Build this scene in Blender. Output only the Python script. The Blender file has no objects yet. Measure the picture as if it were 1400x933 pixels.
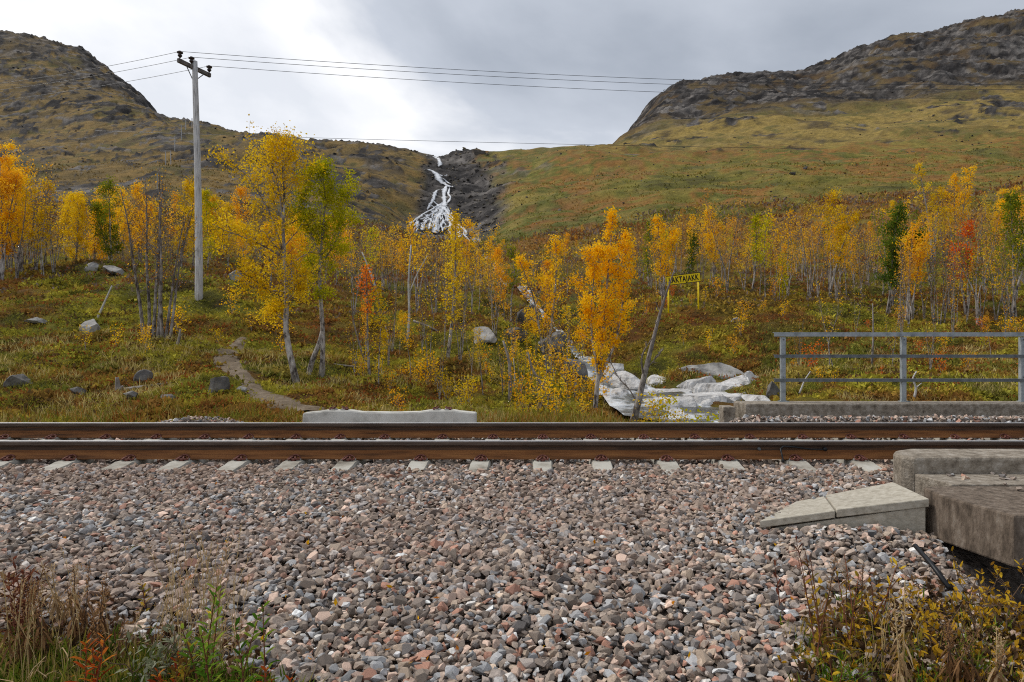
import bpy, bmesh, math, random
import numpy as np
from mathutils import Vector

scene = bpy.context.scene
C = scene.collection
# ------------------------------------------------------------------ camera, sky, sun, exposure
CAMZ, F, CX, CY = 1.0, 933.0, 742.0, 466.5
cam_d = bpy.data.cameras.new("camera")
cam_d.sensor_width = 36.0
cam_d.lens = F / 1400.0 * 36.0
cam_d.shift_x = -(CX - 700.0) / 1400.0
cam_d.clip_start = 0.05
cam_d.clip_end = 6000.0
cam = bpy.data.objects.new("camera", cam_d)
cam.location = (0, 0, CAMZ)
cam.rotation_euler = (math.pi / 2, 0, 0)
C.objects.link(cam)
scene.camera = cam

SUN_DIR = Vector((-0.62, 0.30, 0.85)).normalized()      # towards the sun
world = bpy.data.worlds.new("World")
scene.world = world
world.use_nodes = True
nt = world.node_tree
for n in list(nt.nodes):
    nt.nodes.remove(n)
def N(tree, typ, **kw):
    n = tree.nodes.new(typ)
    for k, v in kw.items():
        setattr(n, k, v)
    return n
wo = N(nt, 'ShaderNodeOutputWorld')
sky = N(nt, 'ShaderNodeTexSky', sky_type='NISHITA', sun_disc=False)
sky.sun_elevation = math.asin(SUN_DIR.z)
sky.sun_rotation = math.atan2(SUN_DIR.x, SUN_DIR.y)
bg1 = N(nt, 'ShaderNodeBackground'); bg1.inputs[1].default_value = 0.10
nt.links.new(sky.outputs[0], bg1.inputs[0])
# overcast deck: direction projected on a flat cloud layer
tc = N(nt, 'ShaderNodeTexCoord')
sep = N(nt, 'ShaderNodeSeparateXYZ'); nt.links.new(tc.outputs['Generated'], sep.inputs[0])
az = N(nt, 'ShaderNodeMath', operation='MAXIMUM'); az.inputs[1].default_value = 0.0
nt.links.new(sep.outputs[2], az.inputs[0])
ad = N(nt, 'ShaderNodeMath', operation='ADD'); ad.inputs[1].default_value = 0.22
nt.links.new(az.outputs[0], ad.inputs[0])
dv = []
for k in (0, 1):
    d = N(nt, 'ShaderNodeMath', operation='DIVIDE')
    nt.links.new(sep.outputs[k], d.inputs[0]); nt.links.new(ad.outputs[0], d.inputs[1])
    dv.append(d)
cmb = N(nt, 'ShaderNodeCombineXYZ')
nt.links.new(dv[0].outputs[0], cmb.inputs[0]); nt.links.new(dv[1].outputs[0], cmb.inputs[1])
mp = N(nt, 'ShaderNodeMapping'); mp.inputs['Location'].default_value = (3.1, 1.7, 0.4)
nt.links.new(cmb.outputs[0], mp.inputs[0])
n1 = N(nt, 'ShaderNodeTexNoise'); n1.inputs['Scale'].default_value = 0.85
n1.inputs['Detail'].default_value = 8; n1.inputs['Roughness'].default_value = 0.50; n1.inputs['Distortion'].default_value = 0.35
nt.links.new(mp.outputs[0], n1.inputs[0])
n2 = N(nt, 'ShaderNodeTexNoise'); n2.inputs['Scale'].default_value = 0.30; n2.inputs['Detail'].default_value = 2
nt.links.new(mp.outputs[0], n2.inputs[0])
ms = N(nt, 'ShaderNodeMath', operation='MULTIPLY_ADD'); ms.inputs[1].default_value = 0.55
n1c = N(nt, 'ShaderNodeMath', operation='MULTIPLY_ADD'); n1c.inputs[1].default_value = 1.9; n1c.inputs[2].default_value = -0.45
nt.links.new(n1.outputs['Fac'], n1c.inputs[0])
nt.links.new(n2.outputs['Fac'], ms.inputs[0]); nt.links.new(n1c.outputs[0], ms.inputs[2])
# the veiled sun thins the deck: clouds towards it are brighter
dp = N(nt, 'ShaderNodeVectorMath', operation='DOT_PRODUCT'); dp.inputs[1].default_value = tuple(SUN_DIR)
nt.links.new(tc.outputs['Generated'], dp.inputs[0])
m2 = N(nt, 'ShaderNodeMath', operation='MULTIPLY_ADD'); m2.inputs[1].default_value = 0.44
nt.links.new(dp.outputs['Value'], m2.inputs[0]); nt.links.new(ms.outputs[0], m2.inputs[2])
cr = N(nt, 'ShaderNodeValToRGB')
e = cr.color_ramp.elements
e[0].position = 0.66; e[0].color = (0.28, 0.31, 0.36, 1)
e[1].position = 1.22; e[1].color = (0.83, 0.83, 0.84, 1)
x = e.new(0.90); x.color = (0.46, 0.49, 0.545, 1)
x = e.new(1.0); x.color = (0.62, 0.64, 0.68, 1)
rng_n = N(nt, 'ShaderNodeMapRange'); rng_n.inputs[1].default_value = 0.68; rng_n.inputs[2].default_value = 1.36
nt.links.new(m2.outputs[0], rng_n.inputs[0])
e[0].position = 0.0; e[-1].position = 1.0
e[1].position = 0.42; e[2].position = 0.70
nt.links.new(rng_n.outputs[0], cr.inputs[0])
bg2 = N(nt, 'ShaderNodeBackground'); bg2.inputs[1].default_value = 0.93
nt.links.new(cr.outputs[0], bg2.inputs[0])
mxs = N(nt, 'ShaderNodeMixShader'); mxs.inputs[0].default_value = 0.93
nt.links.new(bg1.outputs[0], mxs.inputs[1]); nt.links.new(bg2.outputs[0], mxs.inputs[2])
nt.links.new(mxs.outputs[0], wo.inputs[0])

sun_d = bpy.data.lights.new("sun", 'SUN')
sun_d.energy = 1.5
sun_d.angle = math.radians(11)
sun_d.color = (1.0, 0.95, 0.88)
sun = bpy.data.objects.new("sun", sun_d)
sun.rotation_euler = SUN_DIR.to_track_quat('Z', 'Y').to_euler()
sun.location = (-20, 10, 40)
C.objects.link(sun)

vs = scene.view_settings
vs.view_transform = 'Standard'; vs.look = 'None'; vs.exposure = 0.52; vs.gamma = 1.0
vs.use_curve_mapping = False
scene.render.engine = 'CYCLES'
scene.cycles.use_denoising = False
scene.cycles.filter_width = 1.1
scene.cycles.max_bounces = 6
scene.cycles.diffuse_bounces = 3
scene.cycles.transmission_bounces = 3
scene.cycles.use_adaptive_sampling = True
scene.cycles.adaptive_threshold = 0.012

rs = np.random.RandomState(11)
random.seed(11)

# ------------------------------------------------------------------ helpers
def lin(c):
    c = np.asarray(c, float) / 255.0
    return np.where(c <= 0.04045, c / 12.92, ((c + 0.055) / 1.055) ** 2.4)
def rgba(c, k=1.0):
    l = np.clip(lin(c) * k, 0, 1); return (float(l[0]), float(l[1]), float(l[2]), 1.0)

def _hash(ix, iy, seed):
    h = (ix.astype(np.int64) * 374761393 + iy.astype(np.int64) * 668265263 + seed * 974634777) & 0x7fffffff
    h = ((h ^ (h >> 13)) * 1274126177) & 0x7fffffff
    h = (h ^ (h >> 16)) & 0xffff
    return h / 65535.0
def vnoise(x, y, seed=0):
    x = np.asarray(x, float); y = np.asarray(y, float)
    ix = np.floor(x); iy = np.floor(y)
    fx = x - ix; fy = y - iy
    fx = fx * fx * fx * (fx * (fx * 6 - 15) + 10); fy = fy * fy * fy * (fy * (fy * 6 - 15) + 10)
    a = _hash(ix, iy, seed); b = _hash(ix + 1, iy, seed); c = _hash(ix, iy + 1, seed); d = _hash(ix + 1, iy + 1, seed)
    return (a * (1 - fx) + b * fx) * (1 - fy) + (c * (1 - fx) + d * fx) * fy
def fbm(x, y, oct=4, seed=0, rough=0.5):
    s = 0; a = 1; t = 0
    ca, sa = 0.8, 0.6
    for i in range(oct):
        s = s + a * vnoise(x, y, seed + i * 17); t += a
        x, y = (ca * x - sa * y) * 2.03 + 3.7, (sa * x + ca * y) * 2.03 - 1.9; a *= rough
    return s / t
def sm(e0, e1, x):
    t = np.clip((np.asarray(x, float) - e0) / (e1 - e0), 0, 1); return t * t * (3 - 2 * t)

def mesh_np(name, V, Fs, mats, smooth=False, attrs=None, midx=None):
    """Fs: list of (n,k) index arrays"""
    if not isinstance(Fs, list): Fs = [Fs]
    Fs = [np.asarray(f) for f in Fs if len(f)]
    me = bpy.data.meshes.new(name)
    V = np.asarray(V, np.float32)
    me.vertices.add(len(V)); me.vertices.foreach_set("co", V.ravel())
    lo = np.concatenate([f.ravel() for f in Fs]).astype(np.int32)
    cnt = np.concatenate([np.full(len(f), f.shape[1]) for f in Fs]).astype(np.int32)
    st = np.concatenate([[0], np.cumsum(cnt)[:-1]]).astype(np.int32)
    me.loops.add(len(lo)); me.loops.foreach_set("vertex_index", lo)
    me.polygons.add(len(cnt)); me.polygons.foreach_set("loop_start", st)
    if midx is not None: me.polygons.foreach_set("material_index", np.asarray(midx, np.int32))
    me.polygons.foreach_set("use_smooth", np.full(len(cnt), bool(smooth)))
    for m in (mats if isinstance(mats, (list, tuple)) else [mats]):
        me.materials.append(m)
    for k, a in (attrs or {}).items():
        a = np.asarray(a, np.float32)
        if a.ndim == 1:
            at = me.attributes.new(k, 'FLOAT', 'POINT'); at.data.foreach_set("value", a)
        else:
            at = me.attributes.new(k, 'FLOAT_COLOR', 'POINT')
            if a.shape[1] == 3: a = np.concatenate([a, np.ones((len(a), 1), np.float32)], 1)
            at.data.foreach_set("color", a.ravel())
    me.update(calc_edges=True)
    return me
def link(name, me, parent=None, loc=None, rot=None, scale=None):
    o = bpy.data.objects.new(name, me); C.objects.link(o)
    if parent is not None: o.parent = parent
    if loc is not None: o.location = loc
    if rot is not None: o.rotation_euler = rot
    if scale is not None: o.scale = scale if hasattr(scale, '__len__') else (scale,) * 3
    return o
def tag(o, label, cat=None, group=None, kind=None):
    o['label'] = label
    if cat: o['category'] = cat
    if group: o['group'] = group
    if kind: o['kind'] = kind
    return o
def empty(name, loc=(0, 0, 0), rz=0):
    o = bpy.data.objects.new(name, None); C.objects.link(o)
    o.location = loc; o.rotation_euler = (0, 0, rz); o.empty_display_size = 0.2
    return o

class MB:
    """collects vertices and faces of one mesh"""
    def __init__(s): s.v = []; s.q = []; s.t = []; s.n = 0; s.a = []
    def add(s, V, Fq=None, Ft=None, a=None):
        V = np.asarray(V, float)
        s.v.append(V)
        if Fq is not None and len(Fq): s.q.append(np.asarray(Fq) + s.n)
        if Ft is not None and len(Ft): s.t.append(np.asarray(Ft) + s.n)
        if a is not None: s.a.append(np.full(len(V), a) if np.isscalar(a) else np.asarray(a))
        s.n += len(V)
    def tube(s, P, R, k=6, cap=True, a=None):
        P = np.asarray(P, float); n = len(P); R = np.broadcast_to(np.asarray(R, float), (n,))
        T = np.gradient(P, axis=0); T /= np.linalg.norm(T, axis=1)[:, None] + 1e-9
        ref = np.array([0.31, 0.95, 0.05]) if abs(T[:, 2]).mean() > 0.6 else np.array([0.02, 0.05, 1.0])
        U = np.cross(T, ref); U /= np.linalg.norm(U, axis=1)[:, None] + 1e-9
        W = np.cross(T, U)
        an = np.arange(k) * 2 * math.pi / k
        V = P[:, None, :] + R[:, None, None] * (np.cos(an)[None, :, None] * U[:, None, :] + np.sin(an)[None, :, None] * W[:, None, :])
        V = V.reshape(-1, 3)
        i = np.arange(n - 1)[:, None] * k; j = np.arange(k)[None, :]; j2 = (j + 1) % k
        q = np.stack([i + j, i + j2, i + k + j2, i + k + j], -1).reshape(-1, 4)
        t = []
        if cap:
            for j in range(1, k - 1):
                t.append((0, j + 1, j)); b = (n - 1) * k; t.append((b, b + j, b + j + 1))
        s.add(V, q, t, a)
    def box(s, c, d, rz=0, bev=0.0):
        x, y, z = np.asarray(d, float) / 2
        V = np.array([(-x, -y, -z), (x, -y, -z), (x, y, -z), (-x, y, -z), (-x, -y, z), (x, -y, z), (x, y, z), (-x, y, z)])
        if rz:
            ca, sa = math.cos(rz), math.sin(rz); V[:, :2] = V[:, :2] @ np.array([[ca, sa], [-sa, ca]])
        s.add(V + np.asarray(c, float), [(0, 3, 2, 1), (4, 5, 6, 7), (0, 1, 5, 4), (1, 2, 6, 5), (2, 3, 7, 6), (3, 0, 4, 7)])
    def mesh(s, name, mats, smooth=False, attrs=None):
        Fs = []
        if s.q: Fs.append(np.concatenate(s.q))
        if s.t: Fs.append(np.concatenate(s.t))
        at = dict(attrs or {})
        if s.a: at['tint'] = np.concatenate(s.a)
        return mesh_np(name, np.concatenate(s.v), Fs, mats, smooth, at)
    def build(s, name, mats, parent=None, smooth=False, **k):
        return link(name, s.mesh(name, mats, smooth), parent, **k)

def bevel_mesh(me, w, seg=2):
    bm = bmesh.new(); bm.from_mesh(me)
    bmesh.ops.bevel(bm, geom=bm.edges[:], offset=w, segments=seg, affect='EDGES', profile=0.5)
    bm.to_mesh(me); bm.free(); return me

# ------------------------------------------------------------------ materials
def mat(name, base=(0.5, 0.5, 0.5, 1), rough=0.85, metal=0.0, spec=0.3):
    m = bpy.data.materials.new(name); m.use_nodes = True
    b = m.node_tree.nodes['Principled BSDF']
    b.inputs['Base Color'].default_value = base; b.inputs['Roughness'].default_value = rough
    b.inputs['Metallic'].default_value = metal; b.inputs['Specular IOR Level'].default_value = spec
    return m, m.node_tree, b
def noise_mat(name, cols, scale=6.0, detail=6, rough=0.85, bump=0.3, bscale=None, metal=0.0, pos=None, stretch=(1, 1, 1), spec=0.3, bdist=0.02, nrough=0.6, coord='Object', distort=0.0):
    m, t, b = mat(name, rough=rough, metal=metal, spec=spec)
    tc = N(t, 'ShaderNodeTexCoord'); mp = N(t, 'ShaderNodeMapping'); mp.inputs['Scale'].default_value = stretch
    t.links.new(N(t, 'ShaderNodeNewGeometry').outputs['Position'] if coord == 'World' else tc.outputs[coord], mp.inputs[0])
    n = N(t, 'ShaderNodeTexNoise'); n.inputs['Scale'].default_value = scale; n.inputs['Detail'].default_value = detail
    n.inputs['Roughness'].default_value = nrough; n.inputs['Distortion'].default_value = distort
    t.links.new(mp.outputs[0], n.inputs[0])
    r = N(t, 'ShaderNodeValToRGB'); el = r.color_ramp.elements
    k = len(cols)
    pos = pos or [0.3 + 0.4 * i / (k - 1) for i in range(k)]
    el[0].position = pos[0]; el[0].color = rgba(cols[0]); el[1].position = pos[-1]; el[1].color = rgba(cols[-1])
    for i in range(1, k - 1):
        x = el.new(pos[i]); x.color = rgba(cols[i])
    t.links.new(n.outputs['Fac'], r.inputs[0]); t.links.new(r.outputs[0], b.inputs['Base Color'])
    if bump:
        n2 = N(t, 'ShaderNodeTexNoise'); n2.inputs['Scale'].default_value = bscale or scale * 4; n2.inputs['Detail'].default_value = 5
        t.links.new(mp.outputs[0], n2.inputs[0])
        bp = N(t, 'ShaderNodeBump'); bp.inputs['Strength'].default_value = bump; bp.inputs['Distance'].default_value = bdist
        t.links.new(n2.outputs['Fac'], bp.inputs['Height']); t.links.new(bp.outputs[0], b.inputs['Normal'])
    return m
def attr_mat(name, attr='gcol', rough=0.9, nscale=30.0, namt=0.5, bump=0.3, bscale=60.0, bdist=0.02, spec=0.2, coord='Object', det=6, nr=.65):
    m, t, b = mat(name, rough=rough, spec=spec)
    at = N(t, 'ShaderNodeAttribute', attribute_name=attr)
    tc = N(t, 'ShaderNodeTexCoord')
    n = N(t, 'ShaderNodeTexNoise'); n.inputs['Scale'].default_value = nscale; n.inputs['Detail'].default_value = det; n.inputs['Roughness'].default_value = nr
    t.links.new(tc.outputs[coord], n.inputs[0])
    mr = N(t, 'ShaderNodeMapRange'); mr.inputs[1].default_value = 0.25; mr.inputs[2].default_value = 0.75
    mr.inputs[3].default_value = 1 - namt; mr.inputs[4].default_value = 1 + namt
    t.links.new(n.outputs['Fac'], mr.inputs[0])
    mu = N(t, 'ShaderNodeVectorMath', operation='SCALE')
    t.links.new(at.outputs['Color'], mu.inputs[0]); t.links.new(mr.outputs[0], mu.inputs['Scale'])
    t.links.new(mu.outputs[0], b.inputs['Base Color'])
    if bump:
        n2 = N(t, 'ShaderNodeTexNoise'); n2.inputs['Scale'].default_value = bscale; n2.inputs['Detail'].default_value = det; n2.inputs['Roughness'].default_value = nr
        t.links.new(tc.outputs[coord], n2.inputs[0])
        bp = N(t, 'ShaderNodeBump'); bp.inputs['Strength'].default_value = bump; bp.inputs['Distance'].default_value = bdist
        t.links.new(n2.outputs['Fac'], bp.inputs['Height']); t.links.new(bp.outputs[0], b.inputs['Normal'])
    return m
def leaf_mat(name, cols, trans=0.48, attr='tint', k=1.0):
    m = bpy.data.materials.new(name); m.use_nodes = True; t = m.node_tree
    for n in list(t.nodes): t.nodes.remove(n)
    out = N(t, 'ShaderNodeOutputMaterial')
    at = N(t, 'ShaderNodeAttribute', attribute_name=attr)
    if cols is None: src = at.outputs['Color']
    else:
        r = N(t, 'ShaderNodeValToRGB'); el = r.color_ramp.elements
        el[0].position = 0; el[0].color = rgba(cols[0], k); el[1].position = 1; el[1].color = rgba(cols[-1], k)
        for i in range(1, len(cols) - 1):
            x = el.new(i / (len(cols) - 1)); x.color = rgba(cols[i], k)
        oi = N(t, 'ShaderNodeObjectInfo')
        ad = N(t, 'ShaderNodeMath', operation='MULTIPLY_ADD'); ad.inputs[1].default_value = 0.25
        sb = N(t, 'ShaderNodeMath', operation='SUBTRACT'); sb.inputs[1].default_value = 0.5
        t.links.new(oi.outputs['Random'], sb.inputs[0]); t.links.new(sb.outputs[0], ad.inputs[0]); t.links.new(at.outputs['Fac'], ad.inputs[2])
        t.links.new(ad.outputs[0], r.inputs[0]); src = r.outputs[0]
    d = N(t, 'ShaderNodeBsdfDiffuse'); tr = N(t, 'ShaderNodeBsdfTranslucent')
    t.links.new(src, d.inputs[0]); t.links.new(src, tr.inputs[0])
    mx = N(t, 'ShaderNodeMixShader'); mx.inputs[0].default_value = trans
    t.links.new(d.outputs[0], mx.inputs[1]); t.links.new(tr.outputs[0], mx.inputs[2])
    t.links.new(mx.outputs[0], out.inputs[0])
    return m

M = {}
M['stone'] = attr_mat('ballast_stone', rough=0.85, nscale=38, namt=0.5, bump=0.6, bscale=110, bdist=0.006, spec=0.3)
M['bed'] = noise_mat('ballast_bed', [(46, 40, 36), (84, 74, 66), (104, 98, 94)], scale=18, bump=0.8, bscale=30, bdist=0.03)
M['concrete'] = noise_mat('concrete_pale', [(104, 97, 86), (152, 146, 134), (178, 174, 163), (190, 187, 178)], coord='World', scale=3.2, detail=10, nrough=.68, bump=0.25, bscale=90, bdist=0.004, rough=0.9)
M['concrete_clean'] = noise_mat('concrete_clean', [(158, 155, 146), (196, 193, 184), (208, 206, 198)], scale=5, bump=0.2, bscale=80, bdist=0.004, rough=0.9, pos=[.28, .5, .7])
M['concrete_old'] = noise_mat('concrete_old', [(60, 52, 44), (97, 85, 73), (117, 104, 91), (146, 136, 123)], stretch=(1, 1, .4), scale=16, detail=10, bump=0.9, bscale=45, bdist=0.014, pos=[.3,.45,.56,.72], rough=0.95, nrough=0.68)
M['concrete_kerb'] = noise_mat('concrete_kerb', [(88, 79, 68), (138, 128, 114), (172, 164, 152)], scale=13, detail=10, bump=0.8, bscale=50, bdist=0.012, rough=0.95, nrough=0.68)
M['concrete_wing'] = noise_mat('concrete_wing', [(144, 137, 122), (170, 163, 148), (186, 180, 166)], scale=24, detail=10, bump=0.35, bscale=70, bdist=0.005, rough=0.93, stretch=(1, 1, 1.5))
M['rail_rust'] = noise_mat('rail_rust', [(72, 46, 26), (124, 80, 44), (150, 102, 58)], scale=3.0, detail=8, bump=0.25, bscale=60, bdist=0.003, rough=0.8, stretch=(0.6, 3, 9))
M['rail_web'] = noise_mat('rail_web_shade', [(48, 38, 32), (74, 56, 44), (104, 74, 50)], scale=3.0, detail=8, bump=0.2, bscale=60, bdist=0.003, rough=0.8, stretch=(0.6, 3, 9))  # upper web: shade under the rail head painted in as darker rust
M['rail_head'] = noise_mat('rail_head', [(70, 58, 50), (104, 90, 80)], scale=6, bump=0.1, rough=0.55, metal=0.4, stretch=(.5, 4, 4))
M['rail_top'] = noise_mat('rail_top', [(196, 196, 197), (216, 216, 217)], scale=5, bump=0.05, rough=0.42, metal=0.85, stretch=(.4, 8, 8), spec=0.5)
M['clip'] = noise_mat('clip_rust', [(62, 34, 28), (104, 60, 50), (138, 92, 80)], scale=40, bump=0.2, rough=0.7)
M['plastic'] = noise_mat('insulator_plastic', [(150, 146, 136), (196, 192, 184)], scale=30, bump=0.0, rough=0.5)
M['galv'] = noise_mat('galvanised_steel', [(116, 122, 124), (150, 156, 158), (168, 173, 174)], scale=9, detail=7, bump=0.1, rough=0.6, metal=0.25, spec=0.4)
M['galv_dark'] = noise_mat('galvanised_dull', [(84, 88, 90), (124, 129, 131)], scale=9, detail=7, bump=0.1, rough=0.65, metal=0.3)
M['black'] = mat('black_rubber', rgba((26, 27, 30)), 0.45)[0]
M['pole'] = noise_mat('weathered_pole', [(140, 136, 133), (192, 189, 186), (216, 214, 211)], scale=7, detail=8, bump=0.5, bscale=10, bdist=0.02, stretch=(4, 4, 0.35), rough=0.9)
M['arm'] = noise_mat('weathered_crossarm', [(66, 60, 56), (104, 97, 92), (128, 121, 115)], scale=7, bump=0.4, rough=0.9)
M['insul'] = mat('brown_porcelain', rgba((46, 32, 28)), 0.25, spec=0.5)[0]
M['wire'] = mat('wire', rgba((58, 60, 64)), 0.5, 0.5)[0]
M['yellow'] = noise_mat('sign_yellow', [(240, 204, 2), (252, 222, 4)], scale=3, bump=0, rough=0.45)
M['signblack'] = mat('sign_black', rgba((14, 14, 14)), 0.5)[0]
M['hillpole'] = noise_mat('grey_hill_pole', [(150, 148, 146), (186, 184, 182)], scale=1, bump=0)
M['rock'] = noise_mat('grey_rock', [(58, 56, 52), (98, 95, 92), (128, 124, 118), (92, 96, 60)], scale=2.6, detail=9, bump=0.7, bscale=9, bdist=0.05, pos=[.28, .48, .62, .78])
M['rock_pale'] = noise_mat('pale_lichen_rock', [(92, 90, 86), (148, 145, 140), (176, 173, 166)], scale=2.6, detail=9, bump=0.6, bscale=9, bdist=0.04)
M['rock_white'] = noise_mat('bleached_rock', [(64, 61, 58), (120, 117, 113), (178, 176, 173), (208, 207, 205)], scale=2.0, detail=12, bump=1.0, bscale=4, bdist=0.12, pos=[.27, .35, .45, .62], nrough=.68)
M['deadwood'] = noise_mat('dead_wood', [(88, 80, 74), (140, 132, 124), (168, 160, 152)], scale=9, bump=0.4, stretch=(1, 1, .3))
M['post_white'] = noise_mat('pale_stick', [(168, 164, 160), (206, 203, 198)], scale=6, bump=0.2)
M['path'] = noise_mat('path_dirt', [(74, 61, 45), (104, 89, 70), (130, 116, 97)], scale=5, detail=10, nrough=.7, bump=0.6, bscale=14, bdist=0.03)

def bark_mat(name, a, b_, c):
    m, t, b = mat(name, rough=0.9)
    tc = N(t, 'ShaderNodeTexCoord')
    mp = N(t, 'ShaderNodeMapping'); mp.inputs['Scale'].default_value = (5, 5, 2.2); t.links.new(tc.outputs['Object'], mp.inputs[0])
    n = N(t, 'ShaderNodeTexNoise'); n.inputs['Scale'].default_value = 1.6; n.inputs['Detail'].default_value = 7; n.inputs['Roughness'].default_value = 0.7
    t.links.new(mp.outputs[0], n.inputs[0])
    r = N(t, 'ShaderNodeValToRGB'); el = r.color_ramp.elements
    el[0].position = .40; el[0].color = rgba(a); el[1].position = .66; el[1].color = rgba(c); x = el.new(.50); x.color = rgba(b_)
    t.links.new(n.outputs['Fac'], r.inputs[0])
    at = N(t, 'ShaderNodeAttribute', attribute_name='tint')     # 0 = stem, 1 = thin twig
    mx = N(t, 'ShaderNodeMix', data_type='RGBA'); mx.inputs[7].default_value = rgba((108, 94, 86))
    t.links.new(at.outputs['Fac'], mx.inputs[0]); t.links.new(r.outputs[0], mx.inputs[6])
    t.links.new(mx.outputs[2], b.inputs['Base Color'])
    bp = N(t, 'ShaderNodeBump'); bp.inputs['Strength'].default_value = 0.5; bp.inputs['Distance'].default_value = 0.02
    t.links.new(n.outputs['Fac'], bp.inputs['Height']); t.links.new(bp.outputs[0], b.inputs['Normal'])
    return m
M['bark'] = bark_mat('birch_bark', (72, 64, 60), (158, 150, 143), (206, 201, 194))
M['bark_grey'] = bark_mat('birch_bark_grey', (72, 65, 61), (136, 128, 121), (184, 178, 171))
M['leaf_yellow'] = leaf_mat('leaves_yellow', [(196, 156, 18), (232, 192, 26), (246, 216, 50)], k=1.0)
M['leaf_gold'] = leaf_mat('leaves_gold', [(218, 158, 16), (250, 194, 26), (255, 214, 50)], k=1.08)
M['leaf_orange'] = leaf_mat('leaves_orange', [(206, 138, 30), (240, 176, 36), (250, 204, 56)], k=1.08)
M['leaf_lime'] = leaf_mat('leaves_lime', [(132, 136, 20), (186, 180, 26), (232, 206, 36)], k=1.1)
M['leaf_olive'] = leaf_mat('leaves_olive', [(92, 104, 28), (128, 138, 36), (178, 166, 42)])
M['leaf_green'] = leaf_mat('leaves_green', [(62, 84, 28), (92, 116, 38), (128, 138, 48)])
M['leaf_red'] = leaf_mat('leaves_red', [(196, 84, 28), (238, 122, 40), (246, 160, 50)])
M['leaf_rust'] = leaf_mat('leaves_rust', [(148, 108, 60), (190, 142, 70), (214, 170, 84)])
M['heath'] = leaf_mat('heath_leaves', None, trans=0.25, attr='gcol')
M['ground'] = attr_mat('heath_ground', rough=0.95, nscale=.30, namt=0.62, bump=1.0, bscale=.45, bdist=0.9, spec=0.1, det=11, nr=.78)

# ------------------------------------------------------------------ terrain height field
EXT = 30
ST = [
 (10.8, [(-600,592),(900,592),(960,640),(1030,690),(2000,690)]),
 (12.0, [(-600,573),(0,573),(300,572),(420,573),(700,578),(820,586),(880,606),(960,636),(1060,645),(2000,645)]),
 (14.0, [(-600,538),(0,538),(215,538),(420,549),(560,556),(700,562),(800,573),(850,580),(900,582),(1030,578),(1100,562),(1200,549),(1400,546),(2000,546)]),
 (17.0, [(-600,490),(0,493),(215,498),(420,524),(560,531),(700,538),(790,556),(850,556),(950,553),(1020,545),(1080,526),(1200,515),(1400,512),(2000,512)]),
 (20.0, [(-600,455),(0,460),(215,466),(420,488),(560,498),(670,492),(730,520),(790,535),(850,524),(950,512),(1010,505),(1080,490),(1200,480),(1400,480),(2000,478)]),
 (23.0, [(-600,425),(0,430),(215,434),(272,430),(420,462),(560,470),(670,460),(725,496),(790,512),(850,494),(900,478),(960,468),(1080,455),(1200,455),(1400,458),(2000,455)]),
 (27.0, [(-600,395),(0,402),(215,402),(272,400),(420,435),(560,445),(650,438),(715,462),(780,482),(850,450),(900,428),(960,426),(1080,428),(1200,430),(1400,435),(2000,432)]),
 (32.0, [(-600,372),(0,378),(215,376),(300,385),(420,415),(560,425),(640,420),(710,436),(770,450),(850,415),(900,404),(960,404),(1080,408),(1200,412),(1400,412),(2000,408)]),
 (40.0, [(-600,355),(0,362),(215,362),(350,370),(500,400),(600,400),(660,402),(715,412),(780,405),(900,388),(1000,388),(1200,390),(1400,385),(2000,380)]),
 (55.0, [(-600,340),(0,348),(215,348),(350,352),(500,378),(600,380),(690,388),(760,378),(900,370),(1100,365),(1250,350),(1400,335),(2000,320)]),
 (80.0, [(-600,318),(0,325),(215,325),(400,330),(560,355),(680,368),(760,355),(900,345),(1100,330),(1250,312),(1400,300),(2000,280)]),
 (130., [(-600,285),(0,292),(215,290),(400,295),(520,315),(580,338),(660,345),(740,325),(900,300),(1100,285),(1400,265),(2000,240)]),
 (220., [(-600,245),(0,255),(215,248),(400,258),(520,282),(560,310),(610,326),(645,322),(700,290),(900,255),(1100,248),(1400,232),(2000,205)]),
 (300., [(-600,215),(0,228),(215,215),(400,225),(520,243),(575,262),(605,272),(640,265),(700,248),(800,235),(900,225),(1100,222),(1400,205),(2000,170)]),
 (380., [(-600,190),(0,205),(215,192),(400,203),(520,218),(570,226),(600,231),(640,226),(700,214),(850,207),(1000,208),(1400,185),(2000,140)]),
 (440., [(-600,172),(0,188),(215,174),(300,178),(400,188),(520,201),(560,207),(588,214),(603,218),(620,213),(640,210),(700,205),(820,199),(850,199),(1000,194),(1400,165),(2000,110)]),
 (520., [(-600,150),(0,170),(120,165),(205,161),(250,165),(300,174),(400,192),(520,208),(600,222),(820,206),(850,201),(900,188),(1000,180),(1400,145),(2000,85)]),
 (650., [(-600,105),(0,115),(100,120),(160,130),(205,150),(225,168),(300,190),(520,225),(600,235),(820,215),(845,196),(900,172),(1000,160),(1100,147),(1400,120),(2000,60)]),
 (760., [(-600,60),(0,72),(60,80),(120,97),(160,120),(200,146),(216,168),(300,205),(600,250),(820,222),(845,193),(870,172),(900,148),(1000,141),(1080,139),(1200,112),(1400,88),(2000,20)]),
 (850., [(-600,10),(0,46),(50,55),(100,62),(150,90),(185,122),(212,152),(240,200),(600,260),(820,228),(846,193),(868,165),(900,128),(930,112),(980,106),(1100,112),(1200,86),(1300,70),(1400,60),(2000,-20)]),
 (1000., [(-600,40),(0,62),(100,78),(212,175),(600,270),(820,232),(850,200),(880,152),(930,116),(980,108),(1090,100),(1140,85),(1200,62),(1300,35),(1400,16),(1700,-30),(2000,-60)]),
 (1200., [(-600,80),(0,90),(100,110),(212,200),(600,290),(820,240),(850,210),(930,140),(1090,125),(1200,92),(1400,50),(2000,-20)]),
]
GU = np.arange(-600, 2001, 4.0)                     # columns, as slope X/Y times F
SY = np.array([s[0] for s in ST]); LY = np.log(SY)
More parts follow.
